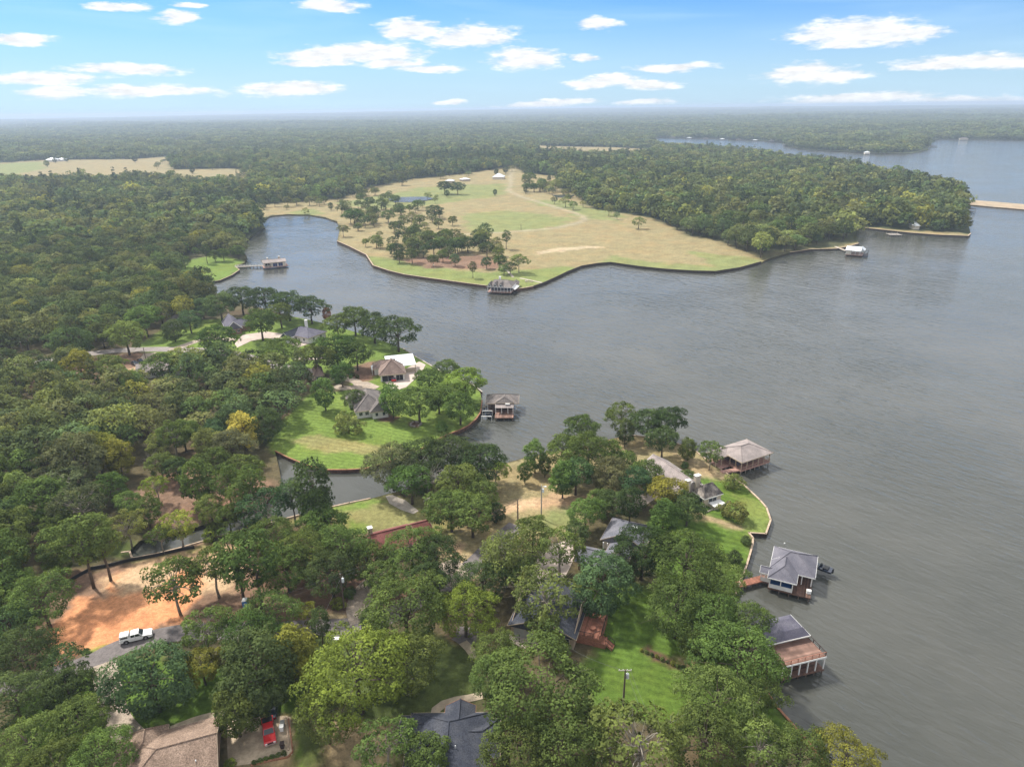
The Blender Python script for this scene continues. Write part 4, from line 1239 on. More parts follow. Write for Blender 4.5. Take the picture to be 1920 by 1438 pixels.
# ---- the woods
NEARWOODS = [
 [(-330,460),(330,470),(345,500),(330,540),(300,560),(380,556),(400,575),(370,600),(320,615),(230,640),(50,662),(-330,690)],
 [(-330,725),(60,702),(130,700),(240,712),(330,712),(370,700),(440,690),(500,705),(585,715),(560,760),(525,805),(500,850),(515,890),(480,930),(430,900),(330,870),(230,900),(190,960),(240,1000),(235,1040),(130,1085),(60,1090),(30,1200),(-330,1260)],
]
NW = [np.array(Gp(p)) for p in NEARWOODS]
def jitter_grid(r0, r1, s, half=.92):
    out = []
    nx = int(r1 * math.sin(half) * 2 / s) + 2; ny = int(r1 / (s * .9)) + 2
    gx, gy = np.meshgrid(np.arange(nx) - nx / 2, np.arange(ny))
    X = (gx + .5 * (gy % 2)) * s + (rng.random(gx.shape) - .5) * s * .75
    Y = gy * s * .9 + (rng.random(gx.shape) - .5) * s * .75
    X, Y = X.ravel(), Y.ravel(); r = np.hypot(X, Y); a = np.arctan2(X, Y)
    k = (r >= r0) & (r < r1) & (np.abs(a) < half)
    return X[k], Y[k]
PL = np.array([(x, y, r) for x, y, r in placed])
X, Y = jitter_grid(60, 700, 8.6)
px, py = proj(X, Y, np.full(len(X), 8.0))
k = np.zeros(len(X), bool)
for P in NW: k |= inside(P, X, Y)
k &= (px > -160)
X, Y = X[k], Y[k]
dd = np.sqrt(((X[:, None] - PL[None, :, 0]) ** 2 + (Y[:, None] - PL[None, :, 1]) ** 2)) - PL[None, :, 2] * .8
k = dd.min(1) > 3.6
X, Y = X[k], Y[k]
k = (~inside(LAKE, X, Y)) & (seg_dist(LA, LB, X, Y) > 3)
X, Y = X[k], Y[k]
order = np.argsort(np.hypot(X, Y)); X, Y = X[order], Y[order]
CH = ['mid', 'mid', 'olive', 'dark', 'dark', 'olive', 'bluish', 'green', 'mid', 'pale', 'yellow', 'mid', 'grey']
n_ind = max(0, 300 - n_hand)
CN = dict(mid='mid-green', olive='olive', dark='dark green', bluish='bluish', green='fresh green', pale='pale', yellow='yellowish', grey='grey-green')
for i in range(min(n_ind, len(X))):
    c = CH[int(rng.integers(len(CH)))]; kd = ['oak', 'oak', 'oak', 'oak', 'sparse', 'oval'][int(rng.integers(6))]
    if kd == 'oval': c2 = 'dense'
    kdn = {'oak': 'round-topped', 'sparse': 'thin-leaved', 'oval': 'dense narrow'}[kd]
    qx, qy = proj(X[i], Y[i], 9)
    place_tree(X[i], Y[i], 8.5 + 8 * rng.random() ** 1.6 if kd != 'oval' else 7 + 2 * rng.random(), kd, c,
               f'{CN[c]} {kdn} tree among the dense woods on the left', f'{CN[c]} {kdn} trees in the left woods', zs=.9 + .2 * rng.random())
rest = [(X[i], Y[i]) for i in range(n_ind, len(X))]

# ---- everything farther: one mass, instanced
far_col = bpy.data.collections.new('far_tree_models')      # not linked to the scene: only instanced
LODS = []
def lod(seed, level, shape='dome'):
    if shape == 'cone': me, ctr = make_crown(seed, D=8.5, z0=2.0, z1=16, clumps=44 if level == 0 else 24, per=40 if level == 0 else 14, leaf=.42 if level == 0 else .95, csize=(.9, 1.6), shape='cone')
    elif level == 0: me, ctr = make_crown(seed, D=12, z0=2.5, z1=12, clumps=60, per=52, leaf=.44, csize=(1.0, 2.0))
    elif level == 1: me, ctr = make_crown(seed, D=13, z0=1.0, z1=12, clumps=26, per=13, leaf=1.25, csize=(1.8, 2.8))
    elif level == 2:
        me, ctr = make_crown(seed, D=34, z0=-1, z1=13, clumps=40, per=9, leaf=2.6, csize=(3.0, 4.6))
    else:
        me, ctr = make_crown(seed, D=90, z0=-6, z1=15, clumps=60, per=7, leaf=5.5, csize=(5.5, 9))
    me.materials.clear(); me.materials.append(M['leaf_far'])
    if level == 0:
        tm = make_trunk(seed, ctr, 12, .28, 5); bm = bmesh.new(); bm.from_mesh(me)
        bm.from_mesh(tm); bm.to_mesh(me); bm.free()
        nf = len(me.polygons); me.materials.append(M['bark'])
        mi = np.zeros(nf, np.int32); mi[nf - len(tm.polygons):] = 1
        me.polygons.foreach_set('material_index', mi)
    o = bpy.data.objects.new('far_tree_model_%d%d' % (level, seed), me)
    far_col.objects.link(o); LODS.append(level)
for s in range(6): lod(200 + s, 0)
lod(207, 0, 'cone'); lod(208, 0, 'cone')
for s in range(5): lod(220 + s, 1)
lod(227, 1, 'cone'); lod(228, 1, 'cone')
for s in range(4): lod(240 + s, 2)
for s in range(3): lod(260 + s, 3)
LR = {0: (0, 6), 1: (8, 5), 2: (15, 4), 3: (19, 3)}
CONE = {0: 6, 1: 13}
PX, PY, PD, PLV = [], [], [], []
def addpts(X, Y, D, lv):
    PX.append(X); PY.append(Y); PD.append(D); PLV.append(np.full(len(X), lv))
rx = np.array([r[0] for r in rest]); ry = np.array([r[1] for r in rest])
if len(rx): addpts(rx, ry, 9.5 + 4 * rng.random(len(rx)), 0)
# land beyond the near shore rows; the near land (picture rows below 560) is hand planted
TL = TREELESS
EXTRA_CLEAR = [np.array(Gp(p)) for p in (
  [(330,545),(300,520),(345,485),(372,474),(463,484),(452,506),(412,528),(373,533)],
  [(1440,490),(1435,484),(1520,462),(1605,446),(1615,460),(1567,472),(1481,480)],
  [(1605,424),(1700,430),(1815,437),(1822,445),(1706,441),(1605,434)],
  [(1817,386),(2210,422),(2210,400),(1800,371)],
  [(1475,435),(1480,425),(1525,425),(1530,437),(1500,442)],
)]
def far_layer(r0, r1, s, lv, dmin, dmax, shore):
    X, Y = jitter_grid(r0, r1, s)
    qx, qy = proj(X, Y, np.full(len(X), 5.0))
    k = (qx > -260) & (qx < 2180) & (qy < 548)
    X, Y = X[k], Y[k]
    k = ~inside(LAKE, X, Y)
    X, Y = X[k], Y[k]
    k = seg_dist(LA, LB, X, Y) > shore
    for P in TL + EXTRA_CLEAR: k &= ~inside(P, X, Y)
    X, Y = X[k], Y[k]
    # do not double the near woods
    for P in NW: 
        k = ~inside(P, X, Y); X, Y = X[k], Y[k]
    if len(PL) and r0 < 1500:
        dd = np.sqrt(((X[:, None] - PL[None, :, 0]) ** 2 + (Y[:, None] - PL[None, :, 1]) ** 2)) - PL[None, :, 2]
        k = dd.min(1) > 3; X, Y = X[k], Y[k]
    # openings and clearings with a shape of their own
    op = .5 * wav(X, Y, 90, 4) + .5 * wav(Y, X, 210, 2)
    k = op > -.80
    if r0 > 1500: k &= (.5 * wav(X, Y, 260, 4) + .5 * wav(Y, X, 610, 2)) > -.62
    X, Y = X[k], Y[k]
    addpts(X, Y, dmin + (dmax - dmin) * rng.random(len(X)) ** 1.3, lv)
# loose trees along the rim of the far pasture and the left field
for P, dmax_, s_, prob in ((COVER_W[3][4], 36, 13, .20), (COVER_W[16][4], 30, 15, .12)):
    lo, hi = P.min(0), P.max(0)
    gx, gy = np.meshgrid(np.arange(lo[0], hi[0], s_), np.arange(lo[1], hi[1], s_))
    X = gx.ravel() + rng.normal(size=gx.size) * 4; Y = gy.ravel() + rng.normal(size=gx.size) * 4
    k = inside(P, X, Y) & (seg_dist(P, np.roll(P, -1, 0), X, Y) < dmax_) & (rng.random(len(X)) < prob) & (seg_dist(LA, LB, X, Y) > 26) & (proj(X, Y, 5 + 0 * X)[0] < 1230) & (~inside(LAKE, X, Y))
    X, Y = X[k], Y[k]; addpts(X, Y, 6 + 7 * rng.random(len(X)), 0)
gx = rng.random(400); k_ = Gp([(640 + 190 * rng.random(), 365 + 75 * rng.random()) for _ in range(44)])
X = np.array([q[0] for q in k_]); Y = np.array([q[1] for q in k_]); k = seg_dist(LA, LB, X, Y) > 8; k &= ~inside(LAKE, X, Y); X, Y = X[k], Y[k]
addpts(X, Y, 5 + 6 * rng.random(len(X)), 0)
k_ = Gp([(735 + 205 * rng.random(), 450 + 36 * rng.random() + 0) for _ in range(34)])
X = np.array([q[0] for q in k_]); Y = np.array([q[1] for q in k_]); addpts(X, Y, 7 + 6 * rng.random(len(X)), 0)
k_ = Gp([(650 + 60 * rng.random(), 398 + 26 * rng.random() + 0) for _ in range(10)] + [(470 + 130 * rng.random(), 372 + 18 * rng.random()) for _ in range(16)] + [(980 + 50 * rng.random(), 338 + 30 * rng.random()) for _ in range(14)])
X = np.array([q[0] for q in k_]); Y = np.array([q[1] for q in k_]); addpts(X, Y, 7 + 6 * rng.random(len(X)), 0)
far_layer(300, 620, 8.2, 0, 7.5, 16, 3)
far_layer(620, 1700, 9.2, 1, 8, 19, 3)
far_layer(1700, 4600, 22, 2, 26, 40, 10)
far_layer(4600, 16500, 62, 3, 75, 110, 20)
X = np.concatenate(PX); Y = np.concatenate(PY); D = np.concatenate(PD); LV = np.concatenate(PLV)
Z = H(X, Y)
nomD = np.array([12, 13, 34, 90.])[LV]
idx = np.array([LR[l][0] + int(rng.integers(LR[l][1])) for l in LV], np.int32)
sc = D / nomD
conif = (LV < 2) & (rng.random(len(X)) < .06 + .45 * ss(wav(X, Y, 240, 6) + .5 * wav(X, Y, 75, 2), .2, .9))
idx[conif] = np.where(LV[conif] == 0, 6, 13) + (rng.random(conif.sum()) < .5)
sz = sc * (.72 + .50 * rng.random(len(X)))
pal = np.array([(.120,.148,.060),(.150,.164,.070),(.078,.106,.050),(.092,.120,.056),(.100,.150,.055),(.165,.195,.070),(.090,.135,.062),(.130,.145,.068),(.22,.23,.06)])
pw = np.array([5, 4, 5, 4, 3, 2, 3, 3, .5]); pw /= pw.sum()
patch = wav(X, Y, 60, 3) + .6 * wav(Y, X, 23, 1)
ci = rng.choice(len(pal), len(X), p=pw)
col = pal[ci] * (1 + .10 * rng.normal(size=(len(X), 1)))
f_ = ss(LV.astype(float), .5, 2.5)[:, None]
col = col * (1 - .55 * f_) + np.array((.098, .120, .052)) * .55 * f_
col = col * 1.16 * (1 + .24 * np.clip(patch, -1.3, 1.3))[:, None]
# evergreen stands: darker, real colour of the kind of tree
everg = ss(wav(X, Y, 240, 6) + .5 * wav(X, Y, 75, 2), .35, .8)[:, None]
everg = np.maximum(everg, 1.4 * conif[:, None])
col = col * (1 - .45 * everg) + np.array((.055, .080, .040)) * .45 * everg
vm_ = bpy.data.meshes.new('woods'); vm_.vertices.add(len(X))
vm_.vertices.foreach_set('co', np.column_stack([X, Y, Z]).astype(np.float32).ravel())
def pattr(name, typ, arr, key):
    a = vm_.attributes.new(name, typ, 'POINT'); a.data.foreach_set(key, np.ascontiguousarray(arr).ravel())
pattr('model', 'INT', idx, 'value')
pattr('size', 'FLOAT_VECTOR', np.column_stack([sc, sc, sz]).astype(np.float32), 'vector')
pattr('turn', 'FLOAT', (rng.random(len(X)) * 6.283).astype(np.float32), 'value')
pattr('tcol', 'FLOAT_COLOR', np.column_stack([np.clip(col, .01, 1), np.ones(len(X))]).astype(np.float32), 'color')
woods = link_mesh('woods', vm_); tag(woods, kind='stuff')
ng = bpy.data.node_groups.new('plant_woods', 'GeometryNodeTree')
ng.interface.new_socket('Geometry', in_out='INPUT', socket_type='NodeSocketGeometry')
ng.interface.new_socket('Geometry', in_out='OUTPUT', socket_type='NodeSocketGeometry')
gi = ng.nodes.new('NodeGroupInput'); go = ng.nodes.new('NodeGroupOutput')
iop = ng.nodes.new('GeometryNodeInstanceOnPoints'); ci_ = ng.nodes.new('GeometryNodeCollectionInfo')
ci_.inputs['Collection'].default_value = far_col
ci_.inputs['Separate Children'].default_value = True; ci_.inputs['Reset Children'].default_value = True
m2p = ng.nodes.new('GeometryNodeMeshToPoints')
def named(n, typ):
    a = ng.nodes.new('GeometryNodeInputNamedAttribute'); a.data_type = typ; a.inputs['Name'].default_value = n
    return a.outputs['Attribute']
ng.links.new(gi.outputs[0], m2p.inputs['Mesh']); ng.links.new(m2p.outputs[0], iop.inputs['Points'])
ng.links.new(ci_.outputs[0], iop.inputs['Instance']); iop.inputs['Pick Instance'].default_value = True
ng.links.new(named('model', 'INT'), iop.inputs['Instance Index'])
ng.links.new(named('size', 'FLOAT_VECTOR'), iop.inputs['Scale'])
cx_ = ng.nodes.new('ShaderNodeCombineXYZ'); ng.links.new(named('turn', 'FLOAT'), cx_.inputs[2])
e2r = ng.nodes.new('FunctionNodeEulerToRotation'); ng.links.new(cx_.outputs[0], e2r.inputs[0]); ng.links.new(e2r.outputs[0], iop.inputs['Rotation'])
ng.links.new(iop.outputs[0], go.inputs[0])
md = woods.modifiers.new('plant', 'NODES'); md.node_group = ng
print('trees', n_hand, len(placed), 'woods', len(X), np.bincount(LV))

# ------------------------------------------------------------------ the air
hz = Geo().box(-17800, 17800, -17800, 17800, -2.5, 112).done('haze', M['white'])
hm = bpy.data.materials.new('haze'); hm.use_nodes = True; t = hm.node_tree
for n in list(t.nodes): t.nodes.remove(n)
pv = N(t, 'ShaderNodeVolumePrincipled'); ou = N(t, 'ShaderNodeOutputMaterial'); t.links.new(pv.outputs[0], ou.inputs['Volume'])
pv.inputs['Color'].default_value = (.58, .71, .90, 1); pv.inputs['Density'].default_value = .000155
pv.inputs['Anisotropy'].default_value = 0.2
hz.data.materials[0] = hm
tag(hz, kind='stuff')
# ------------------------------------------------------------------ buildings
def frame(name, p0, p1, z, label, cat, group=None, base=None):
    """an Empty at ground level under picture point p0 (seen at height z), x axis towards p1"""
    a = U(*p0, z); b = U(*p1, z)
    rz = math.atan2(b[1] - a[1], b[0] - a[0])
    root = empty(name, (a[0], a[1], H1(*a) if base is None else base), rz)
    tag(root, label, cat, group)
    return root, math.hypot(b[0] - a[0], b[1] - a[1])

def local(root, px, z):
    """picture point at height z above the root's base, in the root's own axes"""
    x, y = U(*px, root.location.z + z)
    dx, dy = x - root.location.x, y - root.location.y
    c, s = math.cos(root.rotation_euler.z), math.sin(root.rotation_euler.z)
    return dx * c + dy * s, -dx * s + dy * c

def roof(root, x0, x1, y0, y1, z, rise, mat, over=.55, axis=None, in0=None, in1=None, trim=None, gablemat=None):
    W_, L_ = (y1 - y0, x1 - x0)
    if axis is None: axis = 'x' if L_ >= W_ else 'y'
    half = (W_ if axis == 'x' else L_) / 2 + over
    i0 = half if in0 is None else in0; i1 = half if in1 is None else in1
    X0, X1, Y0, Y1 = x0 - over, x1 + over, y0 - over, y1 + over
    if axis == 'x':
        ym = (Y0 + Y1) / 2; r0 = (min(X0 + i0, (X0 + X1) / 2 - .1), ym); r1 = (max(X1 - i1, (X0 + X1) / 2 + .1), ym)
        top = [(X0, Y0), (X1, Y0), (X1, Y1), (X0, Y1)]; faces = [(0, 1, 5, 4), (1, 2, 5), (2, 3, 4, 5), (3, 0, 4)]
    else:
        xm = (X0 + X1) / 2; r0 = (xm, min(Y0 + i0, (Y0 + Y1) / 2 - .1)); r1 = (xm, max(Y1 - i1, (Y0 + Y1) / 2 + .1))
        top = [(X0, Y0), (X1, Y0), (X1, Y1), (X0, Y1)]; faces = [(0, 1, 4), (1, 2, 5, 4), (2, 3, 5), (3, 0, 4, 5)]
    zb = z - .12
    V = [(x, y, z) for x, y in top] + [(*r0, z + rise), (*r1, z + rise)] + [(x, y, zb) for x, y in top]
    F = faces + [(9, 8, 7, 6)] + [(6 + i, 6 + (i + 1) % 4, (i + 1) % 4, i) for i in range(4)]
    g = Geo().add(V, F)
    o = g.done('roof', mat, root)
    # ridge and hip caps
    c = Geo(); e = .05
    c.tube([(*r0, z + rise + e), (*r1, z + rise + e)], .11, 5)
    ends = ((0, 3), (1, 2)) if axis == 'x' else ((0, 1), (3, 2))
    for k, (rr, ins) in enumerate(((r0, i0), (r1, i1))):
        if ins > .6:
            for q in ends[k]: c.tube([(*top[q], z + e), (*rr, z + rise + e)], .09, 4)
    c.done('ridge_cap', mat, o)
    # fascia
    f = Geo(); d = .03
    f.box(X0 - d, X1 + d, Y0 - d - .04, Y0 - d, zb - .12, z - .02); f.box(X0 - d, X1 + d, Y1 + d, Y1 + d + .04, zb - .12, z - .02)
    if axis == 'x':
        for X_, ins, sg in ((X0, i0, -1), (X1, i1, 1)):
            if ins > .6: f.box(min(X_, X_ + sg * .07), max(X_, X_ + sg * .07), Y0 - d - .04, Y1 + d + .04, zb - .12, z - .02)
            else:
                for ya in (Y0, Y1): f.beam((X_ + sg * .05, ya, z - .08), (X_ + sg * .05, (Y0 + Y1) / 2, z + rise - .08), .05, .2)
    else:
        f = Geo()
        f.box(X0 - d - .04, X0 - d, Y0 - d - .04, Y1 + d + .04, zb - .12, z - .02); f.box(X1 + d, X1 + d + .04, Y0 - d - .04, Y1 + d + .04, zb - .12, z - .02)
        for Y_, ins, sg in ((Y0, i0, -1), (Y1, i1, 1)):
            if ins > .6: f.box(X0 - d, X1 + d, min(Y_, Y_ + sg * .07), max(Y_, Y_ + sg * .07), zb - .12, z - .02)
            else:
                for xa in (X0, X1): f.beam((xa, Y_ + sg * .05, z - .08), ((X0 + X1) / 2, Y_ + sg * .05, z + rise - .08), .05, .2)
    f.done('fascia', trim or M['trim'], o)
    return o

def wall_box(root, x0, x1, y0, y1, h, mat, base=-.5, gable=None, rise=0):
    g = Geo().box(x0, x1, y0, y1, base, h)
    if gable == 'x':
        ym = (y0 + y1) / 2
        for x in (x0, x1):
            s = .02 if x == x0 else -.02
            g.add([(x, y0, h), (x, y1, h), (x, ym, h + rise), (x + s * 5, y0, h), (x + s * 5, y1, h), (x + s * 5, ym, h + rise)], [(0, 1, 2), (5, 4, 3), (0, 3, 4, 1), (1, 4, 5, 2), (2, 5, 3, 0)])
    if gable == 'y':
        xm = (x0 + x1) / 2
        for y in (y0, y1):
            s = .1 if y == y0 else -.1
            g.add([(x0, y, h), (x1, y, h), (xm, y, h + rise), (x0, y + s, h), (x1, y + s, h), (xm, y + s, h + rise)], [(0, 1, 2), (5, 4, 3), (0, 3, 4, 1), (1, 4, 5, 2), (2, 5, 3, 0)])
    return g.done('wall', mat, root)

def window(root, side, pos, at, w, z0, z1, name='window', frame_mat=None, pane_mat=None):
    """side 'y-': wall face looking to -y at y=at; pos = centre along the wall"""
    f, p = Geo(), Geo(); t = .07
    def bx(g, a0, a1, b0, b1, d0, d1):
        if side == 'y-': g.box(a0, a1, at - d1, at - d0, b0, b1)
        elif side == 'y+': g.box(a0, a1, at + d0, at + d1, b0, b1)
        elif side == 'x-': g.box(at - d1, at - d0, a0, a1, b0, b1)
        else: g.box(at + d0, at + d1, a0, a1, b0, b1)
    a0, a1 = pos - w / 2, pos + w / 2
    for (u0, u1, v0, v1) in ((a0 - t, a1 + t, z1, z1 + t), (a0 - t, a1 + t, z0 - t, z0), (a0 - t, a0, z0, z1), (a1, a1 + t, z0, z1)):
        bx(f, u0, u1, v0, v1, .003, .07)
    if w > 1.0: bx(f, pos - .03, pos + .03, z0, z1, .03, .06)
    o = f.done(name, frame_mat or M['white'], root)
    bx(p, a0, a1, z0, z1, .004, .028); p.done('pane', pane_mat or M['glass'], o)
    return o

def windows(root, side, a, b, at, n, z0=.9, z1=2.1, w=1.1, **k):
    for i in range(n): window(root, side, a + (b - a) * (i + .5) / n, at, w, z0, z1, **k)

def chimney(root, x, y, z0, z1, mat, w=.9, d=.9, cap=None):
    o = Geo().box(x - w/2, x + w/2, y - d/2, y + d/2, z0, z1).done('chimney', mat, root)
    Geo().box(x - w/2 - .1, x + w/2 + .1, y - d/2 - .1, y + d/2 + .1, z1, z1 + .16).done('cap', cap or M['white'], o)
    return o

def roof_vent(root, x, y, z):
    o = Geo().tube([(x, y, z - .5), (x, y, z + .35)], .09, 8).done('roof_vent', M['galv'], root)
    return o

# 1 tan-roofed house, bottom left
r, L = frame('house', (228,1392), (408,1345), 4.5, 'house with tan-brown shingle roof at the bottom edge beside the parked red pickup', 'house')
hW = 12.5
wall_box(r, 0, L, -hW, 0, 2.7, M['brick_tan'])
roof(r, 0, L, -hW, 0, 2.75, 3.1, M['roof_tan'], in1=.01)
wall_box(r, 1.6, 6.2, -3.0, .9, 2.7, M['brick_tan']); roof(r, 1.6, 6.2, -6.0, .9, 2.78, 2.5, M['roof_tan'], axis='y', in1=2.4)
wall_box(r, L - 3.3, L - .2, -hW - 4, -hW + .1, 2.7, M['redwood'])
roof_vent(r, L - 2.5, -hW + 3.2, 4.4); roof_vent(r, L - 7.5, -hW + 2.0, 4.0)
windows(r, 'y+', 7, L - 1, 0, 3); windows(r, 'x+', -hW + 1, -1, L, 3)
# 2 navy-roofed house
r, L = frame('house', (770,1340), (922,1338), 4.5, 'house with dark navy shingle roof at the bottom edge below the curved walkway', 'house')
wall_box(r, .6, L - .6, -12.5, 0, 2.7, M['brick_red']); roof(r, .6, L - .6, -12.5, 0, 2.75, 2.3, M['roof_navy'], in0=.01, in1=4)
wall_box(r, 6.2, 10.2, -3, 1.4, 2.7, M['brick_red']); roof(r, 6.2, 10.2, -5.5, 1.4, 2.8, 1.45, M['roof_navy'], axis='y', in0=1, in1=.01, trim=M['brickcap'])
wall_box(r, -.6, 1.2, -4.6, -.3, 2.5, M['brick_red']); roof(r, -.9, 2.8, -4.6, -.3, 2.55, 1.1, M['roof_navy'], axis='x', in0=.01, in1=1)
wall_box(r, 9.6, L + .9, -7.5, -1.2, 2.5, M['brick_red']); roof(r, 8.5, L + .9, -7.5, -1.2, 2.6, 1.3, M['roof_navy'], axis='x', in0=1, in1=2.8)
wall_box(r, 7.5, 10.5, -15.4, -12.4, 2.4, M['whitewall']); roof(r, 7.2, 10.8, -15.4, -9, 2.45, 1.5, M['roof_navy'], axis='y', in0=.01, in1=2)
roof_vent(r, 2.6, -7.8, 4.8); roof_vent(r, 8.1, -8.0, 4.8); windows(r, 'y+', 1.5, 5.6, 0, 2); windows(r, 'x-', -11.5, -5, .6, 2)
# 3 deck house
r, L = frame('house', (953,1170), (1079,1197), 4.5, 'brick house with dark slate roof and a raised red wooden deck with stairs', 'house')
wd = 13.5
wall_box(r, .4, L - .4, .4, wd, 2.75, M['brick_tan'], gable='x', rise=2.75)
roof(r, .4, L - .4, .4, wd, 2.8, 3.0, M['roof_navy'], in0=.01, in1=.01)
windows(r, 'y-', 6.5, L - 1, .4, 3, w=1.3); window(r, 'y-', 3.2, .4, 4.4, .1, 2.2, 'garage_door', M['trim'], M['greywall'])
windows(r, 'x+', 2, 12, L - .4, 3, w=1.6)
dz = 1.9
D_ = Geo()
x0, x1 = L - .35, L + 4.4; y0, y1 = 2.3, 9.6
n = int((x1 - x0) / .3)
for i in range(n): D_.box(x0 + i * .3, x0 + i * .3 + .275, y0, y1, dz - .05, dz)
deck = D_.done('deck', M['redwood'], r); tag(deck, kind='stuff')
sk = Geo(); sk.box(x0, x1, y0 + .02, y0 + .08, 0, dz - .06); sk.box(x1 - .08, x1 - .02, y0 + .08, y1, 0, dz - .06)
sk.done('deck_skirt', M['redwood'], r)
def railing(root, pts, h=1.0, mat='darktrim', pick=1.3, name='railing', pickets=True):
    g = Geo()
    for a, b in zip(pts[:-1], pts[1:]):
        a = Vector(a); b = Vector(b); up = Vector((0, 0, h)); n = max(1, int((b - a).length / pick))
        g.beam(a + up, b + up, .09, .07); g.beam(a + up * .12, b + up * .12, .05, .05)
        for i in range(n + 1): q = a.lerp(b, i / n); g.beam(q, q + up, .09, .09, up=(1, 0, 0))
        if pickets:
            m_ = max(1, int((b - a).length / .28))
            for i in range(m_): q = a.lerp(b, (i + .5) / m_); g.beam(q + up * .12, q + up, .025, .025, up=(1, 0, 0))
    o = g.done(name, M[mat], root); return o
railing(r, [(x0, y0 + .05, dz), (x1 - 1.5, y0 + .05, dz)]); railing(r, [(x1 - .05, y0 + 1.2, dz), (x1 - .05, y1, dz), (x0, y1 - .05, dz)])
def stairs(root, a, b, width, name='stairs', mat='redwood', n=8):
    a, b = Vector(a), Vector(b); g = Geo(); d = Vector((b.x - a.x, b.y - a.y, 0)); w = Vector((-d.y, d.x, 0)).normalized() * width / 2
    for i in range(n):
        q = a.lerp(b, (i + .5) / n); dd = d / n
        g.slab([q - w - dd * .55, q + w - dd * .55, q + w + dd * .55, q - w + dd * .55], .06)
    for s in (-1, 1): g.beam(a + w * s - Vector((0, 0, .12)), b + w * s - Vector((0, 0, .12)), .07, .28)
    o = g.done(name, M[mat], root)
    for s in (-1, 1): railing(o, [a + w * s, b + w * s], .95, pick=1.2, pickets=False, name='handrail')
lx, ly = local(r, (1126, 1199), 1.0)
stairs(r, (x1 - .8, y0 + .1, dz), (lx + .2, ly + 1.1, 1.05), 1.3, n=6)
lg = Geo(); lg.box(lx - 1.3, lx + 1.2, ly - 1.1, ly + 1.1, .92, 1.0); lg.box(lx - 1.25, lx + 1.15, ly - 1.05, ly + 1.05, -.1, .9); lg.done('landing', M['redwood'], r)
ex, ey = local(r, (1150, 1214), .1)
stairs(r, (lx + 1.2, ly - .2, 1.0), (ex, ey, .1), 1.5, n=6)
stairs(r, (lx - 1.3, ly + .1, 1.0), (lx - 3.3, ly + .8, .1), 1.3, n=6)
tg = Geo(); tg.prism([(x1 - 2.0 + 0.6 * math.cos(a * .785), y0 + 2.4 + 0.6 * math.sin(a * .785)) for a in range(8)], dz, dz + .45)
tg.done('round_bench', M['redwood'], r)
# 4 grey-blue house
r, L = frame('house', (1127,1009), (1162,1017), 4.5, 'house with L-shaped grey-blue shingle roof between the dark trees and the pinkish drive', 'house')
wall_box(r, .6, 9.8, .6, 9.6, 2.7, M['cream'], base=-.4); roof(r, .4, 9.8, .4, 9.6, 2.75, 2.9, M['roof_slate'], axis='y', in0=.01)
wx, wy = local(r, (1080, 1049), 2.9); 
wall_box(r, wx + .4, wx + 9.6, wy + .5, wy + 5.6, 2.5, M['brick_red']); roof(r, wx, wx + 9.8, wy, wy + 6.0, 2.6, 1.7, M['roof_slate'], axis='x', in0=.01, in1=.01, over=.3)
wall_box(r, 3.0, 7.4, -4.2, 1, 2.4, M['cream']); roof(r, 2.6, 7.6, -4.6, 1.2, 2.62, 1.2, M['roof_slate'], axis='y', in0=.3, in1=.01, over=.3)
windows(r, 'y-', .8, 3, .6, 1); windows(r, 'y-', wx + 1, wx + 9, wy + .5, 3)
for q in range(3): Geo().box(.7 + q * 1.0, .95 + q * 1.0, -.9, -.65, -.3, 2.7).done('porch_post', M['white'], r)
sk = Geo().box(6.2, 7.4, 4.0, 5.0, 5.0, 5.12).done('skylight', M['galv'], r); sk.rotation_euler = (0, 0, 0)
# 5 stone-chimney house
r, L = frame('house', (1250,860), (1322,908), 4.4, 'cream stone house with tall chimneys and a long pale roof near the pointed lawn', 'house')
wall_box(r, .3, L, -9.0, -.4, 2.6, M['stone'], gable='x', rise=2.9); roof(r, .3, L, -9.0, -.4, 2.65, 3.0, M['roof_pink'], in0=.01, in1=.01, trim=M['white'])
chimney(r, L + .5, -3.4, -.4, 7.0, M['stone'], 1.0, 1.5); chimney(r, L + .4, -6.3, -.4, 6.2, M['stone'], .9, 1.2)
ax, ay = local(r, (1341, 944), 2.6)
wall_box(r, L - .1, L + 5.0, -4.4, 1.2, 2.7, M['stone']); roof(r, L + .9, L + 5.0, -4.4, 1.2, 2.75, 2.6, M['roof_weather'], axis='y', over=.3, in0=1.8, in1=1.8, trim=M['white'])
window(r, 'y-', L + 3.2, -4.4, 2.4, .8, 2.2); window(r, 'x+', -1.6, L + 5.0, 2.6, .8, 2.2)
wall_box(r, L + 5.0, L + 7.2, -2.8, 0.6, 1.0, M['stone']); Geo().box(L + 4.95, L + 7.4, -3.0, .8, 1.0, 1.12).done('terrace_cap', M['white'], r)
windows(r, 'x+', -7.8, -5.2, L, 1)
Geo().box(L - 6, L - 4.4, -1.6, -.9, 2.9, 4.3).done('dormer', M['white'], r)
Geo().box(L - 1.8, L - .9, -1.1, -.5, 3.0, 3.5).done('roof_unit', M['dark'], r)
# 6 maroon roof
r, L = frame('house', (702,1036), (778,1016), 4.4, 'low house with maroon shingle roof and a square tan chimney by the olive lawn', 'house')
wall_box(r, 0, L, .4, 8.4, 2.5, M['brick_tan'], gable='x', rise=2.2); roof(r, 0, L, .4, 8.4, 2.55, 2.4, M['roof_red'], in0=.01, in1=.01)
wall_box(r, L, L + 5.0, 2.2, 8.4, 2.4, M['brick_tan']); roof(r, L - 1.5, L + 5.0, 2.2, 8.4, 2.5, 1.9, M['roof_red'], in0=.01, in1=.01, over=.4)
cx_, cy_ = local(r, (694.5, 1003), 4.2)
chimney(r, cx_, cy_, 0, 6.2, M['brick_tan'], 1.0, 1.0); windows(r, 'y-', 1, L - 1, .4, 3)
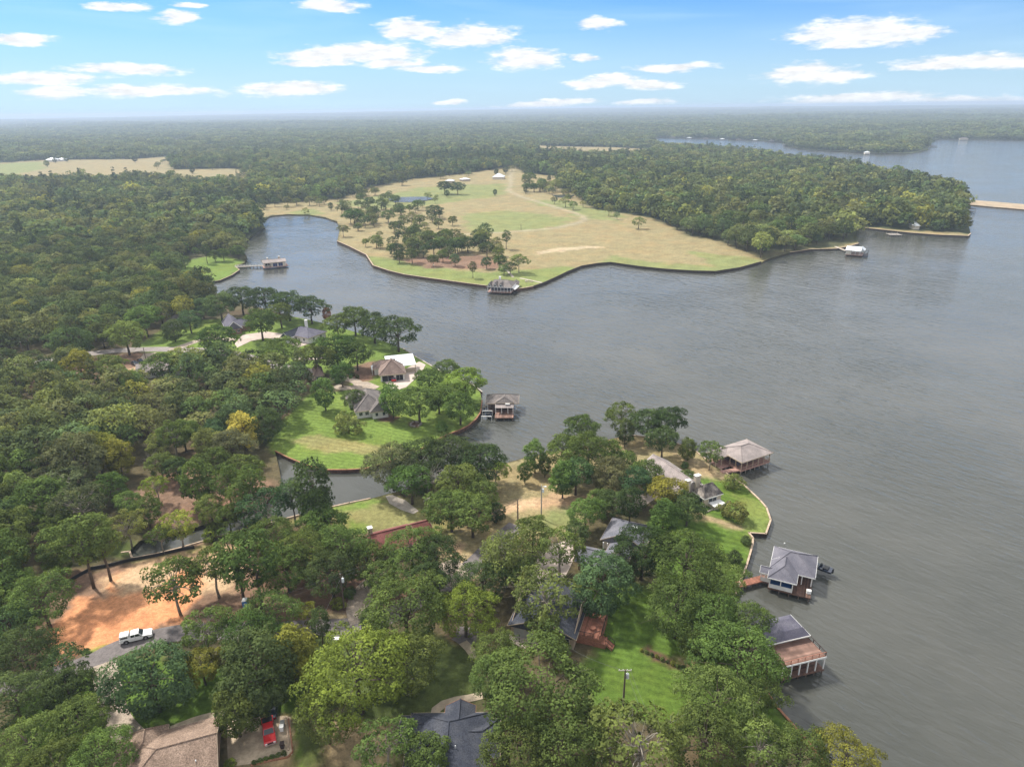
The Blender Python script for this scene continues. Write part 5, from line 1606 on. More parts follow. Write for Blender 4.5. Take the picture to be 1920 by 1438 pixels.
# 7 lawn house
r, L = frame('house', (668,770), (721,763), 4.4, 'white house with warm grey hipped roof on the striped lawn peninsula', 'house')
wall_box(r, 0, L, 0, 15.5, 2.7, M['whitewall']); roof(r, 0, L, 0, 15.5, 2.75, 3.6, M['roof_grey'], axis='y')
wall_box(r, L - 4.4, L + .8, -2.0, 1, 2.6, M['whitewall']); roof(r, L - 4.6, L + .8, -2.0, 4.2, 2.7, 2.4, M['roof_grey'], axis='y', in0=1.5, in1=.2)
wall_box(r, -1.6, 2.2, 10, 15, 2.6, M['whitewall']); roof(r, -1.8, 4.6, 10, 15.2, 2.7, 2.4, M['roof_grey'], axis='x', in1=.3)
windows(r, 'y-', .4, L - 5, 0, 2); windows(r, 'y-', L - 4.2, L + .6, -2.0, 2, w=.9); windows(r, 'x-', 1, 9.5, 0, 3)
window(r, 'x-', 4.5, -.0 - .0, 1.0, .2, 2.2, 'door', M['white'], M['trim'])
# 8 brown hipped garage
r, L = frame('garage', (711,702), (760,698), 4.6, 'garage with steep brown hipped roof and dark door openings, red vehicle in front', 'garage')
wall_box(r, .4, L - .4, .4, 9.2, 2.75, M['whitewall']); roof(r, .4, L - .4, .4, 9.2, 2.8, 4.2, M['roof_brown'], axis='y', in0=5.2, in1=3.2)
window(r, 'y-', 3.2, .4, 4.4, .05, 2.3, 'garage_door', M['white'], M['dark']); window(r, 'y-', 7.6, .4, 2.6, .05, 2.3, 'garage_door', M['white'], M['dark'])
wall_box(r, -1.8, 4, 8.5, 14, 2.6, M['whitewall']); roof(r, -1.8, 6.5, 8.5, 14, 2.7, 2.3, M['roof_brown'], axis='x', in1=.5)
# pavilion with white metal roof
r, L = frame('pavilion', (752,684), (780,681), 4.8, 'open timber pavilion under a bright white metal roof behind the brown garage', 'pavilion')
pw, pd = L + 5.5, 8.5
g = Geo().slab([(-5.5, -.4, 3.2), (L, -.4, 3.2), (L, pd, 4.9), (-5.5, pd, 4.9)], .12)
ro = g.done('roof', M['whitemetal'], r)
g = Geo()
for i in range(int(pw / .9)):
    x = -5.3 + i * .9; g.beam((x, -.4, 3.23), (x, pd, 4.93), .07, .07)
tag(g.done('roof_seam', M['whitemetal'], ro), kind='stuff')
for x in (-5.2, -1.8, L - .4):
    for y, h in ((0, 3.15), (pd - .4, 4.7)): Geo().box(x, x + .22, y, y + .22, -.4, h).done('post', M['trim'], r)
g = Geo()
for i in range(16): g.box(L - 4.6 + i * .28, L - 4.4 + i * .28, .3, .36, .0, 1.6)
g.done('plank_screen', M['trim'], r)
r, L = frame('carport', (697,692), (715,690), 4.0, 'small lean-to with white metal roof at the left of the brown garage', 'carport')
g = Geo().slab([(0, 0, 2.3), (L, 0, 2.3), (L, 3.6, 2.9), (0, 3.6, 2.9)], .1); g.done('roof', M['whitemetal'], r)
for x, y, h in ((.1, .1, 2.2), (L - .3, .1, 2.2), (.1, 3.3, 2.75), (L - .3, 3.3, 2.75)): Geo().box(x, x + .18, y, y + .18, -.4, h).done('post', M['white'], r)
# 9..14
def simple_house(p0, p1, depth, label, wallm, roofm, rise=2.6, axis=None, in0=None, in1=None, eave=2.7, nwin=3, cat='house', name='house', gable=None, chim=None, zt=4.4, trim=None):
    r, L = frame(name, p0, p1, zt, label, cat)
    wall_box(r, .2, L - .2, .2, depth, eave, M[wallm], gable=gable, rise=rise * .93)
    roof(r, .2, L - .2, .2, depth, eave + .05, rise, M[roofm], axis=axis, in0=in0, in1=in1, trim=trim)
    if nwin: windows(r, 'y-', .6, L - .6, .2, nwin)
    if nwin: windows(r, 'x+', 1, depth - 1, L - .2, 2)
    if chim: chimney(r, chim[0], chim[1], 0, chim[2], M[chim[3]], 1.0, 1.0)
    return r, L
simple_house((591,704), (606,702), 8, 'small brown-roofed shed half hidden beside the loop drive', 'whitewall', 'roof_brown', axis='y')
r, L = simple_house((531,624), (578,633), 11, 'white house with dark grey roof and a square white chimney above its white drive', 'whitewall', 'roof_plum', in0=6, chim=(5.5, 9.2, 7.2, 'white'))
wall_box(r, 3, 7, -3.6, 1, 2.6, M['whitewall']); roof(r, 3, 7, -3.6, 4, 2.7, 2.2, M['roof_navy'], axis='y', in0=.01, in1=.2, trim=M['white'])
r, L = simple_house((425,618), (453,614), 15, 'brick house with grey gable roof beyond the round bright oak', 'brick_red', 'roof_plum', rise=3.6, axis='y', in0=.01, in1=.01, gable='y', trim=M['white'])
wall_box(r, L - 1, L + 5, 4, 11, 2.6, M['brick_red']); roof(r, L - 3, L + 5, 4, 11, 2.7, 2.4, M['roof_plum'], axis='x', in0=.1)
simple_house((312,603), (334,603), 9, 'house with plain grey roof behind the trees beyond the upper road', 'whitewall', 'roof_grey', axis='x')
simple_house((256,700), (352,688), 9.5, 'long low house with pale grey roof and white walls below the upper road', 'whitewall', 'roof_pink', rise=2.2, in0=.01, nwin=5)
simple_house((236,520), (262,519), 8, 'white house hidden in trees near the far left shore', 'whitewall', 'roof_grey', gable='x', in0=.01, in1=.01)
simple_house((1480,437), (1524,437), 12, 'white-roofed house among the trees of the far right shore', 'trim', 'whitemetal', rise=2.6, nwin=0)
simple_house((923,332), (944,332), 14, 'white farmhouse with broad white roof at the top of the far pasture', 'cream', 'whitemetal', rise=4.5, nwin=0, zt=9, eave=3.5)
simple_house((834,337), (850,337), 9, 'left one of the two small grey sheds at the back of the far pasture', 'trim', 'whitemetal', rise=1.8, nwin=0, cat='shed', name='shed', zt=9)
simple_house((867,335), (882,334), 9, 'right one of the two small grey sheds at the back of the far pasture', 'trim', 'whitemetal', rise=1.8, nwin=0, cat='shed', name='shed', zt=9)
simple_house((86,303), (102,303), 16, 'white barn on the distant left field', 'whitewall', 'whitemetal', rise=4, nwin=0, cat='barn', name='barn', zt=9, eave=4)
simple_house((106,302), (118,302), 14, 'second smaller white barn on the distant left field', 'whitewall', 'whitemetal', rise=3, nwin=0, cat='barn', name='barn', zt=9, eave=3.5)
for i, (x, y, w, l) in enumerate([(1237,296,12,'white roofs glimpsed among trees left of the far strip of lake'),(1563,376,9,'tiny white roof among the trees of the far right point'),(1716,420,10,'pale cabin under the trees of the far right shore'),
      (1590,278,14,'pale house on the distant wooded point across the lake'),(1622,285,10,'tan house on the distant wooded point across the lake'),(1800,259,16,'pale house on the farthest right shore'),(1150,236,22,'pale building far off in the distant woods'),(282,262,14,'pale house in the distant woods at the left'),(1010,236,40,'long pale clearing building on the distant ridge')]):
    simple_house((x, y), (x + w, y), 10, l, 'cream', 'whitemetal' if i % 2 == 0 else 'roof_grey', rise=2.5, nwin=0, zt=6, eave=3)

# ------------------------------------------------------------------ boathouses
def deck_boards(root, x0, x1, y0, y1, z, mat, along='y', w=.3, name='decking'):
    g = Geo()
    if along == 'y':
        n = max(1, int((x1 - x0) / w))
        for i in range(n): g.box(x0 + (x1-x0)*i/n, x0 + (x1-x0)*(i+.92)/n, y0, y1, z - .06, z)
    else:
        n = max(1, int((y1 - y0) / w))
        for i in range(n): g.box(x0, x1, y0 + (y1-y0)*i/n, y0 + (y1-y0)*(i+.92)/n, z - .06, z)
    o = g.done(name, mat, root); tag(o, kind='stuff')
    f = Geo(); f.box(x0, x1, y0 - .06, y0 - .003, z - .3, z - .01); f.box(x0, x1, y1 + .003, y1 + .06, z - .3, z - .01)
    f.box(x0 - .06, x0 - .003, y0 - .06, y1 + .06, z - .3, z - .01); f.box(x1 + .003, x1 + .06, y0 - .06, y1 + .06, z - .3, z - .01)
    f.done('rim_joist', mat, root)
    return o
def piles(root, xs, ys, z, mat='polewood', w=.28):
    for x in xs:
        for y in ys: Geo().tube([(x, y, -1.5), (x, y, z)], w / 2, 7).done('piling', M[mat], root)
def posts(root, pts, z0, z1, mat='white', w=.2):
    for x, y in pts: Geo().box(x - w/2, x + w/2, y - w/2, y + w/2, z0, z1).done('post', M[mat], root)
def lin(a, b, n): return [a + (b - a) * i / (n - 1) for i in range(n)]
def pier(p0, p1, width, z, mat, label, rails=False, cat='pier', nrow=6):
    r, L = frame('pier', p0, p1, z, label, cat, base=0.0)
    deck_boards(r, 0, L, -width/2, width/2, z, mat, along='y', w=.35)
    piles(r, lin(.5, L - .4, nrow), (-width/2 + .15, width/2 - .15), z - .06)
    if rails: railing(r, [(0, width/2, z), (L, width/2, z)], .9, 'white', 1.8, pickets=False); railing(r, [(0, -width/2, z), (L, -width/2, z)], .9, 'white', 1.8, pickets=False)
    return r
# A: the near lavender-roofed boathouse with side wing and open red deck
DZ = 1.15
r, L = frame('boathouse', (1440,1101), (1519,1121), DZ, 'boathouse with lavender-grey hipped roof, white half walls and a dark speedboat', 'boathouse', base=0)
ty = local(r, (1537,1064), DZ)[1]
dp = max(10.5, ty)
deck_boards(r, 0, L, 0, dp, DZ, M['darkdeck'], along='y')
piles(r, lin(.3, L - .3, 5), lin(.2, dp - .3, 4), DZ - .06)
m_ = L * .56
ez = 3.75
roof(r, .1, L - .0, 4.1, dp, ez, 2.3, M['roof_boat'], axis='x', in0=3.6, in1=4.2, trim=M['white'], over=.45)
roof(r, .1, m_ + .3, .3, 6.4, ez + .03, 1.75, M['roof_boat'], axis='y', in0=3.0, in1=.1, trim=M['white'], over=.45)
g = Geo(); hh = DZ + .95
g.box(0.1, m_, .12, .24, DZ, hh); g.box(.1, .22, .24, 4.2, DZ, hh); g.box(m_ - .1, m_, .24, 4.2, DZ, hh)
g.done('half_wall', M['white'], r)
g = Geo().box(.1, L - .9, 8.2, dp - .1, DZ, ez - .2); g.done('back_wall', M['white'], r)
g = Geo(); g.box(.14, .2, .3, 7.8, hh, ez - .2); g.box(.4, m_ - .2, 4.1, 4.16, DZ, ez - .2); g.done('screen', M['dark'], r)
g = Geo().box(.3, m_ - .2, .26, 4.0, hh - .5, hh - .44).done('pool_table', plain('blue_cover', (.02, .10, .30), .7), r)
posts(r, [(.15, .2), (m_ * .5, .2), (m_, .2), (m_, 4.1), (L - 2.1, 4.1), (L - .15, 4.1), (L - .15, dp - .2), (.15, dp - .2), (L - .15, 7)], DZ, ez)
gg = Geo(); gg.box(.1, m_, .1, .26, ez - .35, ez - .1); gg.box(m_, L - .1, 4.0, 4.2, ez - .3, ez - .1); gg.done('beam', M['white'], r)
# entry porch on the left
wall = Geo(); wall.box(-1.9, -.05, 1.8, 1.9, DZ, hh); wall.done('porch_rail', M['white'], r)
deck_boards(r, -2.0, -.03, 1.8, 4.2, DZ - .02, M['deckwood'], along='y')
posts(r, [(-1.8, 1.9), (-1.8, 4.1), (-.9, 1.9)], DZ, ez - .45)
roof(r, -1.9, .4, 2.0, 4.2, ez - .45, .75, M['roof_boat'], axis='x', in0=.01, in1=.01, over=.25, trim=M['white'])
ax, ay = local(r, (1512, 1110), DZ + .5)
icebox = Geo().box(-.45, .45, -.32, .32, 0, .75).done('ice_chest', M['white_plastic'], bevel=.05)
icebox.location = (*U(1516, 1112, DZ), DZ + .002); icebox.rotation_euler = (0, 0, r.rotation_euler.z + .2); tag(icebox, 'white ice chest standing on the open deck corner of the lavender-roofed boathouse', 'cooler')
lid = Geo().box(-.47, .47, -.34, .34, .752, .82).done('lid', M['white'], icebox, bevel=.02)
pier((1380,1096), (1431,1083), 1.7, DZ, M['redwood'], 'reddish plank footbridge from the seawall to the lavender-roofed boathouse', nrow=5)

def boat(px, ang, L, label, hull='dark_car', z=.25, cover=True):
    x, y = U(*px, 1.0)
    root = empty('speedboat', (x, y, z), ang); tag(root, label, 'boat')
    st = [(-.5, .42, .0), (-.3, .46, 0), (0, .46, 0), (.25, .36, .05), (.42, .17, .16), (.5, .02, .3)]
    V = []; F = []
    for (t, w, lift) in st:
        X_ = t * L; w_ = w * 2.3
        V += [(X_, -w_, .75 + lift * .6), (X_, -w_ * .75, .15 + lift), (X_, 0, -.1 + lift), (X_, w_ * .75, .15 + lift), (X_, w_, .75 + lift * .6)]
    for i in range(len(st) - 1):
        for k in range(4): a = i * 5 + k; F.append((a, a + 1, a + 6, a + 5))
    F.append((0, 4, 3, 2, 1)); F.append(tuple(range(25, 30)))
    Geo().add(V, F).done('hull', M[hull], root, smooth=False)
    g = Geo()
    for i in range(len(st) - 1):
        a, b = st[i], st[i + 1]
        g.add([(a[0]*L, -a[1]*2.3, .76 + a[2]*.6), (a[0]*L, a[1]*2.3, .76 + a[2]*.6), (b[0]*L, b[1]*2.3, .76 + b[2]*.6), (b[0]*L, -b[1]*2.3, .76 + b[2]*.6)], [(0, 3, 2, 1)])
    g.done('deck', M['dark_car'], root)
    g = Geo(); g.box(-L*.34, -L*.12, -.7, .7, .78, 1.05); g.box(-L*.05, L*.04, -.75, -.2, .78, 1.2); g.done('seat', M['black'], root)
    g = Geo().slab([(L*.06, -.8, .85), (L*.14, -.7, .8), (L*.14, .7, .8), (L*.06, .8, .85)], .02); g.add([(L*.06, -.8, .85), (L*.06, .8, .85), (L*.01, .75, 1.3), (L*.01, -.75, 1.3)], [(0, 1, 2, 3)]); g.done('windscreen', M['glass'], root)
    g = Geo(); g.box(-L*.56, -L*.5, -.25, .25, .2, 1.25); g.done('outboard_motor', M['black'], root, bevel=.06)
    return root
boat((1538,1066), R_(140), 5.0, 'dark blue speedboat hanging in the right-hand lift of the lavender-roofed boathouse', z=.9)
fl = Geo(); fl.tube([(0, 0, -.2), (0, 0, .22)], [.2, .14], 8); bo = fl.done('buoy', M['white_plastic']); bo.location = (*U(1471, 1019, 0), .02); tag(bo, 'small white buoy on the water behind the lavender-roofed boathouse', 'buoy')
# B: plum boathouse with roof deck
r, L = frame('boathouse', (1470,1247), (1549,1228), 4.2, 'boathouse with plum-grey mansard roof and a flat railed wooden roof deck', 'boathouse', base=0)
uz = 4.0; yb = 5.0; yt = 10.2
deck_boards(r, 0, L, -.1, yt, 1.0, M['darkdeck'], along='x')
deck_boards(r, 0, L, 0, yb, uz, M['deckwood'], along='x', w=.24, name='roof_deck')
piles(r, lin(.2, L - .2, 6), (.1, 4.8, yt - .2), .95)
posts(r, [(x, .08) for x in lin(.1, L - .1, 6)] + [(.1, 2.6), (L - .1, 2.6)], 1.0, uz - .3)
gb = Geo(); gb.box(-.06, L + .06, -.14, -.07, uz - .36, uz - .02); gb.box(L + .07, L + .13, -.14, yb, uz - .36, uz - .02); gb.done('white_edge_beam', M['white'], r)
gb = Geo(); gb.beam((L - .1, .1, uz - .9), (L - .9, .1, uz - .3), .1, .1); gb.beam((L - .1, .1, uz - .9), (L - .1, .9, uz - .3), .1, .1); gb.done('brace', M['white'], r)
railing(r, [(0, .05, uz), (L, .05, uz)], .9, 'redwood', 1.3); railing(r, [(L - .05, .05, uz), (L - .05, yb + .2, uz)], .9, 'darktrim', 1.3); railing(r, [(.05, .05, uz), (.05, 3.4, uz)], .9, 'darktrim', 1.3)
Geo().box(.1, L - .8, yb + .1, yt - .2, 1.0, 5.1).done('wall', M['greywall'], r)
# mansard: steep lower band, flatter top
X0, X1, Y0, Y1 = -.5, L - .1, yb - .5, yt + .3
V = [(X0, Y0, 5.0), (X1, Y0, 5.0), (X1 + .0, Y1, 5.0), (X0, Y1, 5.0), (X0 + .1, Y0 + 1.2, 6.1), (X1 - .9, Y0 + 1.2, 6.1), (X1 - 1.6, Y1 - 1.4, 6.1), (X0 + .1, Y1 - 1.4, 6.1), (X0 + .1, (Y0 + Y1) / 2 + .3, 6.9), (X1 - 2.2, (Y0 + Y1) / 2 + .3, 6.9)]
F = [(0, 1, 5, 4), (1, 2, 6, 5), (2, 3, 7, 6), (4, 5, 9, 8), (5, 6, 9), (6, 7, 8, 9), (3, 2, 1, 0), (0, 4, 8, 7, 3)]
ro = Geo().add(V, F).done('roof', M['roof_plum'], r)
g = Geo(); g.box(X0 - .05, X1 + .05, Y0 - .09, Y0 - .02, 4.78, 5.0); g.box(X1 + .01, X1 + .07, Y0 - .02, Y1, 4.78, 5.0); g.done('gutter', M['white'], ro)
g = Geo().box(.0, .06, .2, yb, 1.0, 1.05); deck_boards(r, -2.6, -.1, .6, 6.5, 1.0, M['darkdeck'], along='x', name='side_walk')
stairs(r, (-.6, 4.6, uz), (-1.2, .8, 1.0), 1.0, mat='darkdeck', n=9)
for k_ in range(4):
    Geo().tube([(.8 + k_ * 2.2, 1.5, 3.0), (.8 + k_ * 2.2, 1.5, 3.64)], .05, 6).done('lift_cable', M['galv'], r)
# C: pink-roofed boathouse
r, L = frame('boathouse', (1389,883), (1443,865), 1.3, 'open boathouse with broad pinkish-tan hipped roof and a railed pink deck', 'boathouse', base=0)
dl_ = 9.0
deck_boards(r, 0, L, 0, dl_, 1.3, M['pinkdeck'], along='y'); piles(r, lin(.3, L - .2, 7), (.2, 4.4, dl_ - .2), 1.25, 'grey_wood')
roof(r, .2, L - .2, .2, dl_, 4.3, 1.9, M['roof_pink'], axis='x', in0=4.6, in1=4.8, trim=M['trim'], over=.7)
posts(r, [(x, .15) for x in lin(.15, L - .15, 6)] + [(.15, y) for y in (2.3, 4.5, 6.8)] + [(L - .15, y) for y in (4.5, dl_ - .2)], 1.3, 4.25, 'trim')
railing(r, [(0, .05, 1.3), (L, .05, 1.3), (L, dl_, 1.3)], .95, 'pinkdeck', 1.8); railing(r, [(.05, 1.8, 1.3), (.05, dl_, 1.3)], .95, 'pinkdeck', 1.8)
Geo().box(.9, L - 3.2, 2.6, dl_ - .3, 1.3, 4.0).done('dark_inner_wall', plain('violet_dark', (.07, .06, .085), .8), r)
deck_boards(r, -3.6, 0 - .08, 4.0, 9.8, 1.28, M['pinkdeck'], along='y', name='side_deck')
piles(r, (-3.3, -1.7), (4.2, 9.5), 1.2, 'grey_wood')
roof(r, -4.6, 1.2, 5.4, 9.4, 4.05, 1.2, M['roof_pink'], axis='x', in0=.01, in1=.01, over=.4, trim=M['trim']); posts(r, [(-4.4, 5.5), (-4.4, 9.2), (-2.2, 5.5)], 1.28, 4.0, 'trim')
bx_, by_ = local(r, (1352, 880), 1.3)
pier((1352,884), (1388,879), 1.5, 1.22, M['pinkdeck'], 'pink plank gangway from the pointed lawn to the pink-roofed boathouse', nrow=4)
# D: boathouse of the middle peninsula
r, L = frame('boathouse', (928,783), (962,783), DZ, 'boathouse with brown hipped roof and open brown deck by the curved seawall', 'boathouse', base=0)
dD = 13.0
deck_boards(r, 0, L, 0, dD, DZ, M['deckwood'], along='y'); piles(r, lin(.2, L - .2, 3), lin(.1, dD, 4), DZ - .05)
x0_ = local(r, (907, 760), 3.6)[0]
g = Geo().slab([(-.1, 3.2, 3.3), (L + .1, 3.2, 3.3), (L + .1, 6.4, 4.4), (-.1, 6.4, 4.4)], .12); g.done('porch_roof', M['roof_pink'], r)
roof(r, -3.0, L + 1.3, 6.2, dD, 3.9, 1.9, M['roof_grey'], axis='x', in0=3.4, in1=3.4, trim=M['trim'], over=.5)
roof(r, .2, L - .2, 5.2, 9.5, 4.42, 1.4, M['roof_grey'], axis='y', in0=1.8, in1=.2, trim=M['trim'], over=.2)
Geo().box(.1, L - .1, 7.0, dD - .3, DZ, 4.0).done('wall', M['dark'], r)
posts(r, [(.1, 3.3), (L * .35, 3.3), (L * .7, 3.3), (L - .1, 3.3), (-2.8, 6.5), (L + 1.1, 6.5), (-2.8, dD), (L + 1.1, dD)], DZ, 3.5, 'white')
Geo().box(L * .55, L * .8, 4.4, 4.9, 3.95, 4.3).done('roof_sign_board', M['white'], r)
deck_boards(r, -2.9, -.2, 4.8, dD, DZ - .05, M['darkdeck'], along='y', name='side_deck')
g = Geo()
for k_ in range(2): g.box(-4.6, -1.0, -1.0 + k_ * 4.6, -.75 + k_ * 4.6, 1.9, 2.1)
for x in (-4.55, -1.15):
    for y in (-.9, 3.7): g.box(x, x + .16, y, y + .16, -1, 2.1)
g.done('boat_lift_frame', M['white'], r)
boat((916, 776), R_(88), 4.2, 'dark boat in the white-framed lift left of the brown-roofed boathouse', z=.7)
pier((903,764), (912,760), 1.4, 1.1, M['grey_wood'], 'short grey gangway from the curved seawall to the brown-roofed boathouse', nrow=2)
# E: far cabin boathouse with a long pier
r, L = frame('boathouse', (496,502), (536,498), 1.2, 'small cabin boathouse with flat tan roof and two dark blue doors', 'boathouse', base=0)
deck_boards(r, -.6, L + 1.5, -1.0, 9, 1.2, M['pinkdeck'], along='x', w=.6); piles(r, lin(0, L, 4), (-.6, 8.5), 1.1)
Geo().box(4.8, L, 0, 8, 1.2, 4.2).done('wall', M['cream'], r); Geo().box(.4, 4.8, 2.5, 8, 1.2, 4.2).done('wall', M['cream'], r)
roof(r, -.1, L, -.2, 8.4, 4.2, 1.3, M['roof_pink'], axis='x', in0=.01, in1=.01, over=.6)
posts(r, [(.2, 0), (2.4, 0), (4.6, 0)], 1.2, 4.2, 'white')
for x in (7.0, 10.6): window(r, 'y-', x, 0, 2.8, 1.25, 3.5, 'door', M['white'], plain('navy_door', (.03, .045, .13), .6))
window(r, 'y-', 2.4, 2.5, 2.8, 1.8, 3.2); chimney(r, 3.2, 6, 4.5, 6.4, M['trim'], .8, .8); chimney(r, 10.8, 6, 4.5, 6.6, M['trim'], .9, .9)
pier((441,500), (496,498), 1.7, 1.25, M['concrete'], 'long pale pier from the far left lawn to the cabin boathouse', rails=True, nrow=9)
# F: gabled boathouse at the wooded point
r, L = frame('boathouse', (914,547), (958,549), 1.2, 'white boathouse with a row of three small gables at the wooded point', 'boathouse', base=0)
deck_boards(r, 0, L, 0, 15, 1.2, M['pinkdeck'], along='x', w=.6); piles(r, lin(.2, L - .2, 6), (.2, 7, 14), 1.1)
roof(r, .2, L - .2, .6, 14, 4.1, 2.6, M['roof_grey'], axis='x', in0=3, in1=4, over=.6, trim=M['white'])
for k_ in range(3):
    x = 1.2 + k_ * 3.3
    g = Geo(); g.add([(x - 1.3, .2, 4.1), (x + 1.3, .2, 4.1), (x, .2, 6.3), (x - 1.3, .3, 4.1), (x + 1.3, .3, 4.1), (x, .3, 6.3)], [(0, 1, 2), (5, 4, 3), (0, 3, 4, 1), (1, 4, 5, 2), (2, 5, 3, 0)])
    dg = g.done('gable', M['white'], r)
    Geo().slab([(x - 1.55, .0, 4.0), (x, .0, 6.5), (x, 5.5, 6.5), (x - 1.55, 4.5, 4.0)], .1).done('gable_roof', M['roof_grey'], dg)
    Geo().slab([(x, .0, 6.5), (x + 1.55, .0, 4.0), (x + 1.55, 4.5, 4.0), (x, 5.5, 6.5)], .1).done('gable_roof', M['roof_grey'], dg)
    Geo().prism([(x - .5, .16), (x + .5, .16), (x + .5, .19), (x - .5, .19)], 4.4, 5.2).done('pane', M['glass'], dg)
posts(r, [(x, .1) for x in lin(.15, L - .15, 8)] + [(L - .15, y) for y in (4, 8, 13)], 1.2, 4.0, 'white')
Geo().box(1, L - 1, 4, 13, 1.2, 4.0).done('wall', plain('slate_blue_wall', (.09, .10, .14), .8), r)
railing(r, [(0, .05, 1.2), (L, .05, 1.2), (L, 14, 1.2)], .9, 'white', 2.0, pickets=False); chimney(r, 5.2, 9, 5, 8, M['white'], 1.1, 1.1)
Geo().slab([(L + .1, 2, 3.6), (L + 1.9, 2, 2.4), (L + 2.4, 12, 2.4), (L + .1, 12, 3.6)], .1).done('white_awning', M['white'], r)
simple_house((962,531), (972,531), 6, 'tiny white gazebo hut behind the three-gabled boathouse', 'white', 'roof_grey', rise=1.6, nwin=0, eave=2.3, zt=4, cat='hut', name='hut')
fp = Geo(); 
for a in range(12): fp.box(2.2 * math.cos(a * .5236) - .3, 2.2 * math.cos(a * .5236) + .3, 2.2 * math.sin(a * .5236) - .3, 2.2 * math.sin(a * .5236) + .3, 0, .45)
fpo = fp.done('fire_pit', M['concrete']); fpo.location = G(992, 528); tag(fpo, 'pale stone ring on the lawn right of the three-gabled boathouse', 'fire pit')
# G: far white-roofed boathouse
r, L = frame('boathouse', (1585,477), (1622,480), 1.2, 'far boathouse with bright white gabled roof off the straight right shore', 'boathouse', base=0)
deck_boards(r, 0, L * .85, 0, 11, 1.2, M['pinkdeck'], along='x', w=.6); piles(r, lin(.2, L - .2, 4), (.2, 10.6), 1.1)
roof(r, .2, L * .72, .2, 11, 4.2, 1.9, M['whitemetal'], axis='x', in0=.01, in1=.01, over=.5, trim=M['white'])
posts(r, [(x, .15) for x in lin(.2, L * .72, 4)] + [(x, 10.8) for x in lin(.2, L * .72, 4)], 1.2, 4.2, 'white'); Geo().box(.2, 3.4, .4, 10, 1.2, 4.0).done('wall', M['cream'], r)
roof(r, L * .6, L * .9, 4, 11, 4.0, 1.6, M['whitemetal'], axis='y', in0=.01, in1=.01, over=.3, trim=M['white'])
railing(r, [(0, .05, 1.2), (L * .85, .05, 1.2)], .9, 'white', 2.0, pickets=False)
g = Geo()
for x in (L * .9, L * 1.08):
    for y in (1, 8): g.box(x, x + .2, y, y + .2, -1, 3.6)
g.box(L * .9, L * 1.1, 1, 1.2, 3.4, 3.6); g.box(L * .9, L * 1.1, 8, 8.2, 3.4, 3.6); g.box(L * .9, L * 1.1, 1, 8, 1.1, 1.3)
g.done('boat_lift_frame', M['darktrim'], r)
pier((1566,462), (1586,470), 1.8, 1.2, M['concrete'], 'pale gangway from the straight far shore to the white-roofed boathouse', nrow=4)
def low_dock(p0, p1, depth, label, roofed=None):
    r, L = frame('dock', p0, p1, 1.0, label, 'dock', base=0)
    deck_boards(r, 0, L, 0, depth, 1.0, M['grey_wood'], along='x', w=.8); piles(r, lin(.3, L - .3, 3), (.3, depth - .3), 2.0, 'grey_wood', .35)
    if roofed: roof(r, .3, L - .3, .3, depth - .3, 3.8, 1.4, M[roofed], over=.4); posts(r, [(.5, .5), (L - .5, .5), (.5, depth - .5), (L - .5, depth - .5)], 1.0, 3.8, 'grey_wood')
low_dock((1670,441), (1692,441), 9, 'low grey dock at the middle of the straight far right shore')
low_dock((1807,398), (1829,398), 12, 'dark covered dock at the tip of the far right point', 'roof_navy')
low_dock((1755,350), (1772,350), 12, 'dark-roofed dock seen over the trees of the far right point', 'roof_plum')
low_dock((1468,273), (1482,273), 14, 'tiny dock at the left end of the distant wooded point', 'roof_grey')
low_dock((1744,276), (1757,276), 14, 'tiny dark dock at the right end of the distant wooded point', 'roof_navy')
for i in range(7):
    low_dock((1256 + i * 31, 259.5 + i * 1.1), (1265 + i * 31, 259.5 + i * 1.1), 12, ['first', 'second', 'third', 'fourth', 'fifth', 'sixth', 'last'][i] + ' from the left of the tiny pale docks along the distant lake strip', 'whitemetal' if i % 2 else 'roof_grey')

